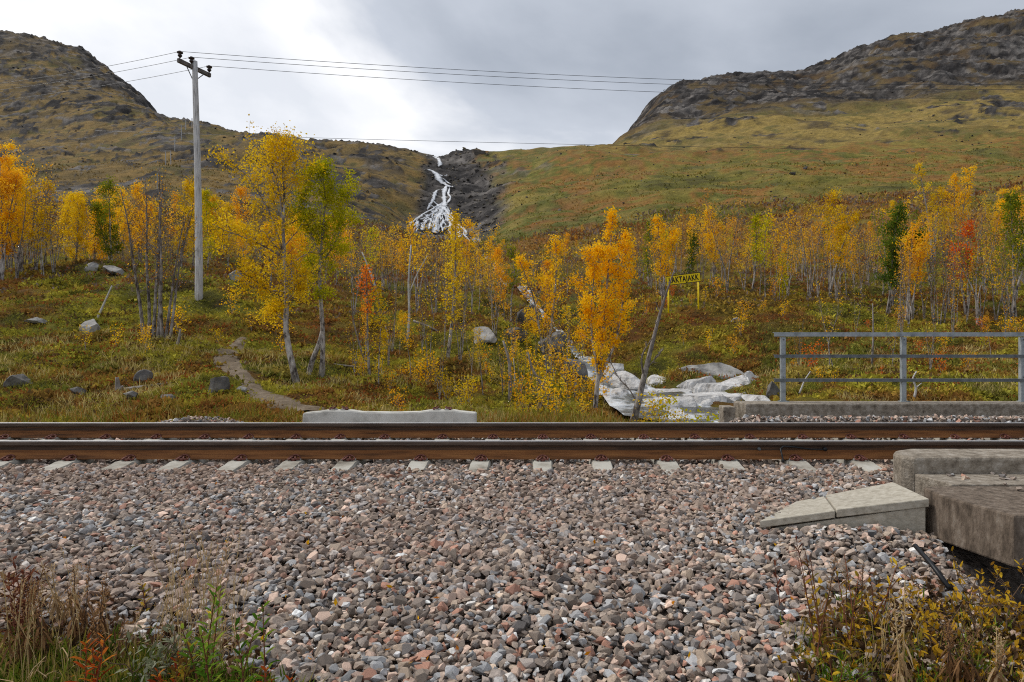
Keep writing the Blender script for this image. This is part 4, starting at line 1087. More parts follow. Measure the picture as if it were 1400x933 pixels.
# --- the two large birches beside the path
b1 = hit(406, 527); Yb = b1[1]
T, K = grow(1, [(lpath([(406, 529), (398, 490), (388, 450), (392, 427), (393, 388), (388, 353), (387, 307), (388, 284), (382, 265), (376, 238), (368, 215), (363, 194)], Yb, b1), .085),
                (lpath([(388, 300), (390, 265), (389, 235), (393, 205)], Yb, b1, -.2), .03)],
            [(lpath([(387, 352), (365, 338), (338, 326), (316, 318)], Yb, b1, -.4), .028), (lpath([(386, 345), (378, 320), (368, 290), (349, 262), (332, 232), (312, 222)], Yb, b1, .3), .032),
             (lpath([(391, 400), (372, 398), (352, 380)], Yb, b1, -.5), .02), (lpath([(393, 420), (405, 400), (412, 380)], Yb, b1, -.3), .018), (lpath([(390, 440), (376, 432), (362, 430)], Yb, b1, .4), .015)],
            bare=.30, cw=.95, nl=24, nleaf=13000, leaf=.052, sig=.085, subs=5, kt=10, elev=(5, 50))
plant_tree('birch_tree', b1, T, K, 'tall yellow birch with crooked forked trunk beside the footpath', 'tree', 'leaf_yellow')
b2 = hit(424, 519) ; Yb = b2[1] + .25; b2 = ground(424, Yb)
T, K = grow(2, [(lpath([(440, 517), (442, 470), (440, 427), (436, 388), (438, 357), (440, 326), (443, 295), (446, 270), (442, 245), (438, 222)], Yb, b2), .07)],
            [(lpath([(439, 350), (425, 320), (418, 285), (425, 250)], Yb, b2, -.3), .025), (lpath([(439, 360), (456, 335), (466, 300), (470, 262)], Yb, b2, .3), .025)],
            plain=[(lpath([(419, 526), (427, 492), (436, 472), (441, 452)], Yb, b2), .075, .05)],
            bare=.36, cw=.72, nl=26, nleaf=12500, leaf=.050, sig=.09, subs=5, kt=10)
plant_tree('birch_tree', b2, T, K, 'tall lime green birch with doubled trunk right of the crooked yellow birch', 'tree', 'leaf_lime')
# --- bright orange birch by the stream
b3 = ground(813, 15.6); Yb = 15.6
T, K = grow(3, [(lpath([(813, 572), (816, 530), (822, 480), (828, 420), (832, 360), (836, 320), (838, 294)], Yb, b3), .06), (lpath([(818, 520), (842, 470), (852, 420), (856, 360), (860, 320)], Yb, b3, .3), .035), (lpath([(818, 510), (808, 460), (808, 410), (815, 340)], Yb, b3, -.3), .03)],
            bare=.18, cw=.56, nl=17, nleaf=10500, leaf=.050, sig=.07, subs=4, kt=8, elev=(15, 60))
plant_tree('birch_tree', b3, T, K, 'dense bright orange birch standing beside the stream rocks', 'tree', 'leaf_gold')
# --- bare multi-stemmed clump left of the pole
b4 = hit(212, 466); Yb = b4[1]
st = []
for i, (bx, tx, tr) in enumerate([(197, 172, 262), (204, 190, 240), (209, 212, 232), (216, 205, 262), (222, 234, 236), (232, 258, 300), (226, 246, 282)]):
    st.append((lpath([(bx, 468), (bx + (tx - bx) * .12, 420), (bx + (tx - bx) * .35 + random.uniform(-4, 4), 360), (bx + (tx - bx) * .7, 300), (tx, tr)], Yb, b4, random.uniform(-.6, .6)), .055 if i < 5 else .045))
T, K = grow(4, st, bare=.30, cw=.75, nl=20, nleaf=420, leaf=.062, sig=.12, subs=5, kt=8, elev=(25, 60))
plant_tree('birch_tree', b4, T, K, 'nearly leafless multi-stemmed birch clump between the leaning stick and the pole', 'tree', 'leaf_orange', 'bark_grey')
# --- leaning bare trunk before the sign
b5 = ground(866, 13.2); Yb = 13.2
T, K = grow(5, [(lpath([(866, 580), (870, 560), (876, 535), (883, 505), (893, 465), (903, 425), (914, 392), (924, 364)], Yb, b5), .075)],
            [(lpath([(880, 515), (876, 495), (878, 480), (886, 468)], Yb, b5, -.2), .024), (lpath([(872, 552), (860, 530), (848, 520), (838, 498)], Yb, b5, .3), .014), (lpath([(905, 420), (906, 400), (910, 380)], Yb, b5, .2), .012), (lpath([(882, 508), (895, 490), (902, 480)], Yb, b5, -.2), .012)],
            bare=.55, cw=.20, nl=7, nleaf=0, subs=2, kt=8)
plant_tree('dead_birch', b5, T, None, 'leaning leafless grey trunk rising in front of the yellow sign', 'tree', 'leaf_rust', 'bark_grey')
# --- other single birches one can name: px, base row, top row, Y, width, leaf, bark, bare, n, label
HER = [
 (30, 372, 198, 33, 1.45, 'leaf_gold', .22, 6500, 'largest orange birch at the left edge, tallest of its grove', 3),
 (2, 378, 215, 31, 1.2, 'leaf_orange', .25, 4500, 'orange birch cut by the left edge of the picture', 2),
 (102, 366, 262, 36, 1.0, 'leaf_yellow', .10, 4200, 'bushy golden birch behind the pale rock ledge', 2),
 (128, 366, 272, 37, .95, 'leaf_gold', .12, 3600, 'second golden birch behind the pale rock ledge, nearer the olive one', 2),
 (152, 368, 246, 36, 1.05, 'leaf_olive', .12, 5200, 'olive green birch behind the bare multi-stemmed clump', 2),
 (190, 370, 250, 38, .8, 'leaf_gold', .2, 3000, 'golden birch showing between the bare stems left of the pole', 2),
 (246, 372, 240, 37, 1.0, 'leaf_yellow', .16, 4200, 'yellow birch directly left of the wooden pole', 2),
 (285, 378, 262, 38, .85, 'leaf_lime', .18, 3000, 'yellow green birch directly right of the wooden pole', 1),
 (612, 468, 288, 20.5, .50, 'leaf_yellow', .26, 1500, 'slender airy yellow birch standing before the waterfall', 1),
 (508, 505, 362, 18, .30, 'leaf_red', .62, 420, 'slim pale birch with a tuft of red leaves', 1),
 (750, 482, 322, 22.5, .75, 'leaf_gold', .30, 3200, 'orange birch over the ravine left of the brightest birch', 2),
 (700, 455, 335, 30, .55, 'leaf_olive', .42, 900, 'thin olive birch beside the upper rapids', 1),
 (905, 405, 290, 32.5, .72, 'leaf_gold', .22, 3000, 'golden birch rising behind the left end of the yellow sign', 2),
 (887, 402, 300, 35, .45, 'leaf_olive', .2, 1500, 'narrow green birch behind the brightest orange birch', 1),
 (942, 395, 320, 34, .30, 'leaf_green', .25, 900, 'small green birch right above the yellow sign', 1),
 (1215, 452, 288, 27.5, .80, 'leaf_green', .30, 7500, 'dense dark green birch on the slope above the railing', 2),
 (1135, 412, 262, 33, 1.0, 'leaf_yellow', .40, 3600, 'tall yellow birch on the slope left of the dark green birch', 2),
 (1240, 445, 310, 26, .62, 'leaf_orange', .42, 1900, 'orange birch overlapping the right side of the dark green birch', 2),
 (1322, 430, 300, 28, .60, 'leaf_red', .46, 2000, 'red orange birch right of the dark green birch', 2),
 (1386, 445, 268, 27, .9, 'leaf_olive', .50, 4200, 'olive green birch at the right edge above the railing', 2),
 (1030, 410, 292, 34, .5, 'leaf_lime', .40, 1500, 'yellow green birch midway between sign and tall yellow birch', 1),
 (1068, 415, 348, 31, .28, 'leaf_lime', .2, 700, 'small yellow green birch low among bare orange stems', 1),
 (975, 405, 283, 34, .62, 'leaf_gold', .38, 2000, 'golden birch a little right of the yellow sign', 2),
 (1275, 332, 216, 52, 1.0, 'leaf_yellow', .35, 2200, 'highest standing yellow birch on the upper slope at right', 2),
 (1308, 335, 226, 52, 1.0, 'leaf_gold', .30, 2600, 'golden birch on the upper slope right of the highest one', 2),
]
for i, (px, r0, r1, Y, cw, lf, bare, n, lb, ns) in enumerate(HER):
    g = ground(px, Y); h = (CAMZ - (r1 - CY) / F * Y) - g[2]
    r = np.random.RandomState(900 + i); st = []
    for k in range(ns):
        lx = r.normal() * .06 * h + (0 if k == 0 else r.choice([-1, 1]) * .16 * h); ly = r.normal() * .08 * h; hh = h * (1 if k == 0 else r.uniform(.72, .92))
        st.append((np.array([(r.normal() * .05, 0, -.1), (lx * .2 + r.normal() * .06, ly * .2, hh * .3), (lx * .6 + r.normal() * .08, ly * .6, hh * .65), (lx, ly, hh * .97)]), .011 * h * r.uniform(.8, 1.2) + .008))
    fine = Y < 24
    T, K = grow(900 + i, st, bare=bare, cw=cw, nl=int(22 / ns ** .5), nleaf=n, leaf=.062 if fine else (.075 if Y < 40 else .10), sig=.08 if fine else .11, subs=4, kt=7)
    plant_tree('birch_tree', g, T, K, lb, 'tree', lf, 'bark' if i % 3 else 'bark_grey')

# --- forest birches: prototypes shared, each tree an individual
PRO = {}
def proto(key, seed, h, cw, bare, n, leaf, ns, spread=.12, nl=20, subs=4, sig=.11):
    r = np.random.RandomState(seed); st = []
    for k in range(ns):
        lx = r.normal() * .05 * h + (0 if ns == 1 else math.cos(k * 2.4) * spread * h); ly = math.sin(k * 2.4) * spread * h if ns > 1 else r.normal() * .05 * h
        hh = h * r.uniform(.8, 1.0)
        q_ = min(1, h / 5)
        st.append((np.array([(0.05 * r.normal() * q_, .05 * r.normal() * q_, -.25 * q_), (lx * .15 + r.normal() * .07 * q_, ly * .2, hh * .28), (lx * .55 + r.normal() * .1 * q_, ly * .6, hh * .62), (lx, ly, hh)]), (.032 if h > 2 else .009) * r.uniform(.8, 1.25)))
    T, K = grow(seed, st, bare=bare, cw=cw, nl=max(5, int(nl / ns ** .6)), nleaf=n, leaf=leaf, sig=sig, subs=subs, kt=5)
    PRO.setdefault(key, []).append((T.mesh('trunk', M['bark'], True), K.mesh('crown', M['leaf_yellow']) if n else None))
for s in range(3):
    proto('full', 2000 + s, 5, .85, .28, 1700, .086, 1 + s % 2)
    proto('slim', 2010 + s, 5, .46, .40, 560, .086, 1)
    proto('top', 2020 + s, 5, .52, .52, 430, .088, 1 + s % 3)
    proto('multi', 2030 + s, 5, .60, .42, 560, .086, 3, .16)
    proto('bare', 2040 + s, 5, .60, .26, 110, .09, 2 + s % 2, .12, 34, 7)
for s in range(3):
    proto('sap', 2050 + s, 1.0, .24, .16, 120, .058, 2, .12, 8, 2, .06)
    proto('shrub', 2060 + s, 1.0, .30, .05, 230, .06, 4, .26, 8, 2, .08)
LEAFNAME = {'leaf_yellow': 'yellow', 'leaf_gold': 'golden', 'leaf_orange': 'orange', 'leaf_lime': 'yellow green', 'leaf_olive': 'olive', 'leaf_green': 'green', 'leaf_red': 'red', 'leaf_rust': 'brown'}
def big_ord(i):
    if i < 30: return ORD[i]
    return {3: 'thirty-', 4: 'forty-', 5: 'fifty-'}[(i + 1) // 10] + ['', 'first', 'second', 'third', 'fourth', 'fifth', 'sixth', 'seventh', 'eighth', 'ninth'][(i + 1) % 10] if (i + 1) % 10 else {4: 'fortieth', 5: 'fiftieth'}[(i + 1) // 10]
AVOID = [(905, 965, 0, 27.6), (560, 650, 0, 0)]
def zone(px0, px1, Y0, Y1, n, kinds, cols, h, phrase, group, noun='birch', name='birch_tree', seed=0, cat='tree'):
    r = np.random.RandomState(seed); L = []
    kk = list(kinds); kw = np.array([kinds[k] for k in kk], float); kw /= kw.sum()
    cc = list(cols); cwt = np.array([cols[k] for k in cc], float); cwt /= cwt.sum()
    slots = (np.arange(n) + r.rand(n)) / n; r.shuffle(slots)
    for i in range(n):
        px = px0 + (px1 - px0) * slots[i]; Y = math.exp(r.uniform(math.log(Y0), math.log(Y1)))
        L.append((px, Y, kk[r.choice(len(kk), p=kw)], cc[r.choice(len(cc), p=cwt)], r.uniform(*h), r.randint(3), r.rand() * 6.28, r.uniform(.85, 1.2)))
    cnt = {}
    for px, Y, kd, col, hh, v, rz, ws in sorted(L):
        word = ('nearly bare' if kd == 'bare' else LEAFNAME[col])
        i = cnt.get(word, 0); cnt[word] = i + 1
        lb = '%s %s %s from the left %s' % (big_ord(i), word, noun, phrase)
        g = ground(px, Y); e_ = empty(name, tuple(g), rz); tag(e_, lb, cat, group)
        s = hh / 5.0 if name == 'birch_tree' else hh
        e_.scale = (s * ws, s * ws, s)
        tm, cm = PRO[kd][v]
        t = link('trunk' if name == 'birch_tree' else 'stems', tm, e_)
        if name == 'birch_tree' and (v + int(px)) % 2: t.material_slots[0].link = 'OBJECT'; t.material_slots[0].material = M['bark_grey']
        if cm is not None:
            c = link('crown', cm, e_); c.material_slots[0].link = 'OBJECT'; c.material_slots[0].material = M[col]
zone(-30, 75, 31, 39, 14, {'multi': 3, 'full': 2, 'bare': 2}, {'leaf_gold': 4, 'leaf_orange': 2, 'leaf_yellow': 1}, (4.4, 5.8), 'in the grove at the left edge', 'birches of the left edge grove', seed=1)
zone(75, 345, 37, 50, 24, {'full': 3, 'slim': 2, 'multi': 2, 'bare': 2}, {'leaf_gold': 4, 'leaf_yellow': 4, 'leaf_orange': 1, 'leaf_lime': 1, 'leaf_rust': 1}, (3.8, 5.0), 'in the grove behind the wooden pole', 'birches behind the wooden pole', seed=2)
zone(330, 490, 32, 46, 14, {'full': 2, 'slim': 2, 'bare': 2}, {'leaf_orange': 2, 'leaf_gold': 4, 'leaf_yellow': 2, 'leaf_rust': 1}, (3.2, 4.4), 'behind the two tall birches', 'birches behind the two tall birches', seed=3)
zone(478, 690, 27, 42, 32, {'slim': 3, 'top': 3, 'multi': 2, 'bare': 4, 'full': 1}, {'leaf_orange': 2, 'leaf_gold': 4, 'leaf_rust': 1, 'leaf_yellow': 3, 'leaf_lime': 1}, (2.6, 4.8), 'in the wood below the waterfall', 'birches below the waterfall', seed=4)
zone(640, 800, 34, 62, 18, {'slim': 3, 'full': 1, 'bare': 3}, {'leaf_yellow': 2, 'leaf_gold': 2, 'leaf_orange': 2, 'leaf_rust': 1}, (2.2, 3.3), 'around the upper rapids', 'birches around the upper rapids', seed=5)
zone(868, 1070, 31, 47, 27, {'slim': 2, 'top': 4, 'multi': 2, 'bare': 4}, {'leaf_orange': 3, 'leaf_gold': 3, 'leaf_rust': 3, 'leaf_yellow': 1, 'leaf_lime': 2}, (2.4, 4.9), 'in the thicket behind the yellow sign', 'birches behind the yellow sign', seed=6)
zone(1065, 1225, 29, 42, 25, {'slim': 1, 'top': 4, 'multi': 2, 'bare': 4}, {'leaf_orange': 3, 'leaf_gold': 3, 'leaf_rust': 4, 'leaf_red': 1, 'leaf_yellow': 1}, (2.4, 4.8), 'in the thicket left of the dark green birch', 'birches left of the dark green birch', seed=7)
zone(1215, 1440, 23.5, 38, 34, {'top': 3, 'multi': 3, 'bare': 5}, {'leaf_orange': 3, 'leaf_gold': 4, 'leaf_rust': 2, 'leaf_olive': 2}, (2.6, 4.9), 'on the slope behind the railing at right', 'birches on the slope behind the railing', seed=8)
zone(1225, 1440, 46, 74, 21, {'full': 4, 'slim': 2, 'multi': 1, 'bare': 1}, {'leaf_gold': 4, 'leaf_yellow': 3, 'leaf_orange': 2, 'leaf_olive': 1}, (2.6, 5.4), 'high on the slope at the right edge', 'birches high on the right slope', seed=9)
zone(985, 1235, 46, 66, 18, {'slim': 3, 'full': 1, 'bare': 3}, {'leaf_gold': 2, 'leaf_orange': 3, 'leaf_rust': 2}, (2.6, 3.6), 'at the upper rim of the right wood', 'birches at the upper rim of the right wood', seed=10)
zone(560, 900, 70, 150, 16, {'full': 1, 'slim': 2}, {'leaf_gold': 3, 'leaf_orange': 2, 'leaf_rust': 1}, (1.8, 3.0), 'scattered over the open fell beside the waterfall', 'birches scattered on the open fell', seed=11)
zone(-20, 480, 60, 110, 14, {'slim': 2, 'bare': 2}, {'leaf_rust': 3, 'leaf_orange': 2}, (1.8, 3.0), 'scattered over the brown left hillside', 'birches scattered on the left hillside', seed=12)
# low bushes
zone(480, 800, 12.6, 18.5, 24, {'sap': 3, 'shrub': 2}, {'leaf_gold': 3, 'leaf_yellow': 3, 'leaf_orange': 1}, (.45, 1.05), 'in the heath between path and orange birch', 'saplings in the middle heath', 'birch sapling', 'birch_sapling', 13, 'sapling')
zone(485, 800, 15.5, 25, 26, {'bare': 5, 'slim': 2, 'top': 1}, {'leaf_gold': 2, 'leaf_yellow': 3, 'leaf_orange': 1}, (1.3, 2.9), 'in the scrub between path and ravine', 'young birches in the middle scrub', 'young birch', seed=21)
zone(1085, 1400, 17, 23, 9, {'bare': 4, 'top': 1}, {'leaf_gold': 2, 'leaf_orange': 2}, (1.4, 2.6), 'seen through the railing', 'young birches behind the railing', 'young birch', seed=22)
zone(100, 400, 17, 27, 9, {'sap': 2, 'shrub': 1}, {'leaf_gold': 3, 'leaf_yellow': 2}, (.5, 1.0), 'in the meadow around the wooden pole', 'saplings in the left meadow', 'birch sapling', 'birch_sapling', 14, 'sapling')
zone(690, 830, 13.5, 22, 13, {'sap': 2, 'shrub': 2}, {'leaf_gold': 3, 'leaf_orange': 2, 'leaf_yellow': 1}, (.6, 1.3), 'on the ravine bank beside the orange birch', 'saplings on the ravine bank', 'birch sapling', 'birch_sapling', 15, 'sapling')
zone(880, 1080, 21, 30, 16, {'sap': 2, 'shrub': 2}, {'leaf_gold': 2, 'leaf_orange': 3, 'leaf_red': 1}, (.4, .9), 'on the bank below the yellow sign', 'saplings below the sign', 'birch sapling', 'birch_sapling', 16, 'sapling')
zone(1080, 1420, 15.5, 25, 18, {'sap': 1, 'shrub': 3}, {'leaf_gold': 2, 'leaf_orange': 2, 'leaf_red': 2, 'leaf_lime': 1}, (.3, .8), 'seen through the bars of the railing', 'bushes behind the railing', 'bush', 'low_bush', 17, 'bush')
zone(880, 985, 11.4, 12.4, 7, {'shrub': 1}, {'leaf_lime': 3, 'leaf_gold': 1, 'leaf_yellow': 1}, (.55, .95), 'beside the stream close behind the far rail', 'bushes by the stream', 'bush', 'low_bush', 18, 'bush')

# ------------------------------------------------------------------ heath and grass cover (uncountable)
def cover(X, Y, Z, n, size, spread, upright, colr, thin=.36):
    """n leaf quads per tuft at X,Y,Z; returns V, quads, colour per vertex"""
    m = len(X)
    c = np.repeat(np.stack([X, Y, Z], 1), n, 0); sz = np.repeat(size, n)[:, None] * (.6 + .8 * rs.rand(m * n))[:, None]; sp = np.repeat(spread, n)[:, None]
    off = rs.normal(size=(m * n, 3)) * sp * np.array([1, 1, .45]); off[:, 2] = np.abs(off[:, 2]); c = c + off
    d = rs.normal(size=(m * n, 3)); d[:, 2] = np.abs(d[:, 2]) + upright; d /= np.linalg.norm(d, axis=1)[:, None]
    s = np.cross(d, rs.normal(size=(m * n, 3))); s /= np.linalg.norm(s, axis=1)[:, None] + 1e-9
    V = np.stack([c - d * sz * .2, c + s * sz * thin + d * sz * .3, c + d * sz, c - s * sz * thin + d * sz * .3], 1).reshape(-1, 3)
    q = np.arange(m * n)[:, None] * 4 + np.arange(4)[None]
    col = np.repeat(colr, n, 0) * np.exp(rs.normal(size=(m * n, 1)) * .20)
    return V, q, np.repeat(np.clip(col, 0, .9), 4, 0)
def near_path(X, Y):
    d = np.full(len(X), 9.)
    for p in PATHP[::2]: d = np.minimum(d, np.hypot(X - p[0], (Y - p[1]) * .8))
    return d
STREAM = np.array([((px - CX) / F * Y, Y, w) for px, Y, w in pl])
def in_stream(X, Y):
    r = np.zeros(len(X), bool)
    for i in range(len(STREAM) - 1):
        for f in (0, .5):
            p = STREAM[i] * (1 - f) + STREAM[i + 1] * f; r |= np.hypot(X - p[0], Y - p[1]) < p[2] * .95
    px = CX + F * X / Y + 24 * (vnoise(X * 2, Y * 2, 6) - .5)
    r |= (px > 862) & (px < 1012 + 8 * (Y - 17)) & (Y > 15.2) & (Y < 18.9 + .006 * (px - 940))
    return r
def band(N_, Y0, Y1, pw=1.0):
    px = rs.uniform(-60, 1460, N_); u = rs.rand(N_) ** pw
    Y = np.exp(math.log(Y0) + (math.log(Y1) - math.log(Y0)) * u); return (px - CX) / F * Y, Y
mbh = MB(); ch = []
# low creeping heath
X, Y = band(41000, 10.95, 36, 1.1); ok = (near_path(X, Y) > .16 + .30 * rs.rand(len(X))) & ~in_stream(X, Y) & ~((X > 2.6) & (Y < 11.5)); X, Y = X[ok], Y[ok]
nn = fbm(X / .8, Y / .8, 3, 31); hum = sm(.45, .7, nn)
c = gcolor(X, Y) * 1.6
V, q, cc = cover(X, Y, H(X, Y) - .01, 6, (.045 + .05 * hum) * (Y / 15) ** .6, (.05 + .04 * hum) * (Y / 15) ** .5, .25, c); mbh.add(V, q); ch.append(cc)
# yellow-green moss cushions, red dwarf birch, straw
for (N_, Y0, Y1, colr, sd, thr, size, spread, up, nb, thin) in ((12000, 11, 34, (152, 144, 54), 201, .53, .05, .06, .1, 6, .4), (8000, 11, 34, (150, 88, 46), 202, .57, .055, .08, .4, 6, .36),
       (9000, 10.95, 20, (196, 178, 116), 203, .50, .16, .05, 1.6, 4, .035), (2500, 11, 34, (104, 84, 54), 204, .5, .08, .09, .4, 6, .3), (9000, 11, 24, (138, 136, 56), 205, .46, .12, .05, 1.3, 5, .05)):
    X, Y = band(N_, Y0, Y1, 1.2); ok = (near_path(X, Y) > .16 + .30 * rs.rand(len(X))) & ~in_stream(X, Y) & (fbm(X / 1.7, Y / 1.7, 3, sd) > thr) & ~((X > 2.6) & (Y < 11.5)); X, Y = X[ok], Y[ok]
    V, q, cc = cover(X, Y, H(X, Y) - .005, nb, size * (Y / 15) ** .6, np.full(len(X), spread) * (Y / 15) ** .5, up, np.repeat(lin(colr)[None], len(X), 0), thin); mbh.add(V, q); ch.append(cc)
# taller straw right behind the far rail
X, Y = band(5000, 10.8, 12.6); ok = (X < 2.3) & (near_path(X, Y) > .4) & (np.hypot(X + 5.4, Y - 10.9) > .9) & (rs.rand(len(X)) < .25 + .75 * sm(-1.2, .3, X)); X, Y = X[ok], Y[ok]
pc = np.array([lin(k) for k in [(176, 158, 96), (150, 120, 62), (128, 124, 40), (166, 116, 50), (112, 118, 40)]])[rs.randint(5, size=len(X))]
V, q, cc = cover(X, Y, H(X, Y), 5, np.full(len(X), .20), np.full(len(X), .05), 1.8, pc, .03); mbh.add(V, q); ch.append(cc)
# undergrowth of the woods
X, Y = band(17000, 27, 140, .9); c = gcolor(X, Y) * 1.5
red = (fbm(X / 5, Y / 6, 3, 301) > .55); c[red] = lin((134, 92, 54)); yel = (fbm(X / 4, Y / 5, 3, 302) > .60); c[yel] = lin((168, 138, 62))
twg = rs.rand(len(X)) < .25; c[twg] = lin((124, 108, 96))
V, q, cc = cover(X, Y, H(X, Y) - .02, 6, .0042 * Y, .006 * Y, .5, c, .3); mbh.add(V, q); ch.append(cc)
# dwarf shrubs of the fells
X, Y = band(5000, 120, 300, .9); rk = rockmask(X, Y); ok = rk < .4; X, Y = X[ok], Y[ok]
c = gcolor(X, Y) * 1.35 * np.exp(rs.normal(size=(len(X), 1)) * .18)
V, q, cc = cover(X, Y, H(X, Y) - .05, 4, .0021 * Y, .003 * Y, .3, c, .45); mbh.add(V, q); ch.append(cc)
o = link('heath', mbh.mesh('heath', M['heath'], attrs={'gcol': np.concatenate(ch)}))
tag(o, 'low autumn heath of moss, crowberry and dwarf birch covering the slopes', 'heath', kind='stuff')

# ------------------------------------------------------------------ small dead wood in the meadow
def sticks(name, paths, m, label, cat, group=None):
    """one object: each path is (pixel points, distance, radius)"""
    base = None; mb = MB()
    for pts, Y, r0 in paths:
        P = np.array([at(a, b, Y) for a, b in pts]); base = P[0] if base is None else base
        P = smooth_path(P, 9); mb.tube(P - base, np.linspace(r0, r0 * .45, 9), 6)
    return tag(mb.build(name, M[m], None, True, loc=tuple(base)), label, cat, group)
Ys_ = hit(162, 537)[1]
sticks('stump', [([(162, 540), (161, 528), (160, 516)], Ys_, .075), ([(164, 532), (168, 528)], Ys_, .05)], 'deadwood', 'small upright grey stump in the meadow at left', 'stump')
sticks('log', [([(170, 533), (196, 529), (230, 524)], Ys_ + .1, .05)], 'deadwood', 'thin grey log lying against the small stump', 'log')
Yq = hit(132, 438)[1]
sticks('leaning_stick', [([(131, 440), (142, 416), (153, 391)], Yq, .045)], 'post_white', 'straight white stick leaning out of the pale split boulder', 'stick')
Y5 = hit(242, 474)[1]
sticks('stump', [([(242, 474), (245, 462), (247, 450)], Y5, .05), ([(245, 462), (250, 456)], Y5, .02)], 'deadwood', 'pale forked stub beside the bare birch clump', 'stump')
Y6 = hit(697, 548)[1]
sticks('dead_snag', [([(697, 550), (698, 520), (696, 492), (688, 466)], Y6, .055)], 'deadwood', 'dark broken snag at the rim of the ravine', 'snag')
sticks('dead_snag', [([(703, 530), (704, 510), (702, 490)], Y6 + .3, .02)], 'post_white', 'thin whitish snag touching the dark broken one', 'snag')
sticks('fallen_branch', [([(755, 548), (742, 528), (727, 505), (722, 482)], Y6 + .2, .045), ([(742, 528), (748, 510), (746, 490)], Y6 + .2, .02)], 'deadwood', 'bleached branching dead wood hanging over the ravine bank', 'branch')
sticks('fallen_branch', [([(565, 439), (585, 446), (606, 457), (620, 464)], hit(590, 452)[1], .05)], 'deadwood', 'pale fallen branch lying below the slender yellow birch', 'branch')
sticks('fallen_branch', [([(442, 497), (462, 499), (500, 503)], hit(470, 503)[1], .035), ([(486, 498), (493, 488), (504, 496)], hit(470, 503)[1], .018)], 'deadwood', 'pale branch on the ground right of the doubled birch', 'branch')
sticks('dead_snag', [([(497, 489), (491, 470), (483, 440), (480, 410)], 18.2, .03), ([(491, 470), (497, 462)], 18.2, .015)], 'deadwood', 'thin dark crooked snag left of the red tufted birch', 'snag')
sticks('dead_snag', [([(531, 500), (532, 470), (527, 445)], 18.6, .035)], 'deadwood', 'short grey snag right of the red tufted birch', 'snag')
sticks('dead_snag', [([(557, 470), (560, 430), (558, 385), (562, 335)], 24., .055), ([(560, 400), (570, 375), (584, 350)], 24., .025)], 'post_white', 'tall white barkless trunk in front of the orange wood', 'snag')
sticks('dead_snag', [([(514, 395), (505, 370), (495, 345)], 27., .05)], 'post_white', 'white slanting dead trunk above the red tufted birch', 'snag')
sticks('fallen_branch', [([(1093, 538), (1100, 520), (1108, 508)], 14.5, .02)], 'post_white', 'little white dead twig behind the left railing bay', 'branch')
sticks('dead_snag', [([(1250, 545), (1253, 530), (1247, 518), (1253, 508)], 14.2, .028), ([(1253, 530), (1260, 524)], 14.2, .014)], 'post_white', 'forked white stub behind the railing post at the middle', 'snag')
sticks('dead_snag', [([(1192, 500), (1194, 460), (1193, 415)], 18, .03), ([(1194, 500), (1200, 510), (1208, 516)], 18, .03)], 'bark_grey', 'thin grey sapling trunk standing behind the left railing bay', 'snag')

# ------------------------------------------------------------------ plants at the edge of the ballast
def hitG(px, row):
    Ys = np.linspace(1.6, 6.2, 800); Xs = (px - CX) / F * Ys
    rw = CY + F * (CAMZ - G(Xs, Ys)) / Ys
    k = np.argmax(rw <= row); return np.array([Xs[k], Ys[k], float(G(Xs[k:k+1], Ys[k:k+1])[0])])
def lance(mb, p, d, l, w, tint, r, droop=.35):
    d = d / np.linalg.norm(d); s = np.cross(d, (0, 0, 1.0)) + r.normal(size=3) * .25; s /= np.linalg.norm(s) + 1e-9
    q = [p, p + d * l * .33, p + d * l * .7 + (0, 0, -droop * l * .15), p + d * l + (0, 0, -droop * l * .45)]
    V = [q[0], q[1] - s * w * .5, q[1] + s * w * .5, q[2] - s * w * .42, q[2] + s * w * .42, q[3]]
    mb.add(V, [(1, 2, 4, 3)], [(0, 2, 1), (3, 4, 5)], np.clip(tint + r.normal() * .12, 0, 1))
M['p_green'] = leaf_mat('weed_green', [(62, 96, 26), (96, 134, 40), (150, 166, 60)])
M['p_yellow'] = leaf_mat('weed_yellow', [(128, 92, 32), (196, 152, 36), (226, 190, 60)])
M['p_red'] = leaf_mat('weed_red', [(120, 44, 24), (182, 82, 34), (208, 128, 50)])
M['p_brown'] = leaf_mat('weed_brown', [(88, 62, 42), (132, 98, 66), (170, 132, 92)])
M['p_tan'] = leaf_mat('weed_tan', [(140, 112, 78), (184, 154, 112), (206, 182, 146)])
M['p_grey'] = leaf_mat('weed_grey_green', [(92, 98, 72), (132, 136, 106), (168, 170, 146)])
M['p_mix'] = leaf_mat('weed_mixed', [(104, 72, 36), (116, 110, 44), (186, 150, 48)])
M['p_dark'] = leaf_mat('weed_dark_red', [(66, 36, 30), (104, 58, 46), (134, 84, 60)])
M['stem_red'] = noise_mat('weed_stem_red', [(92, 50, 36), (132, 82, 54)], scale=20, bump=0)
M['stem_brown'] = noise_mat('weed_stem_brown', [(72, 56, 44), (114, 92, 72)], scale=20, bump=0)
M['stem_straw'] = noise_mat('weed_stem_straw', [(170, 142, 92), (206, 182, 132)], scale=20, bump=0)
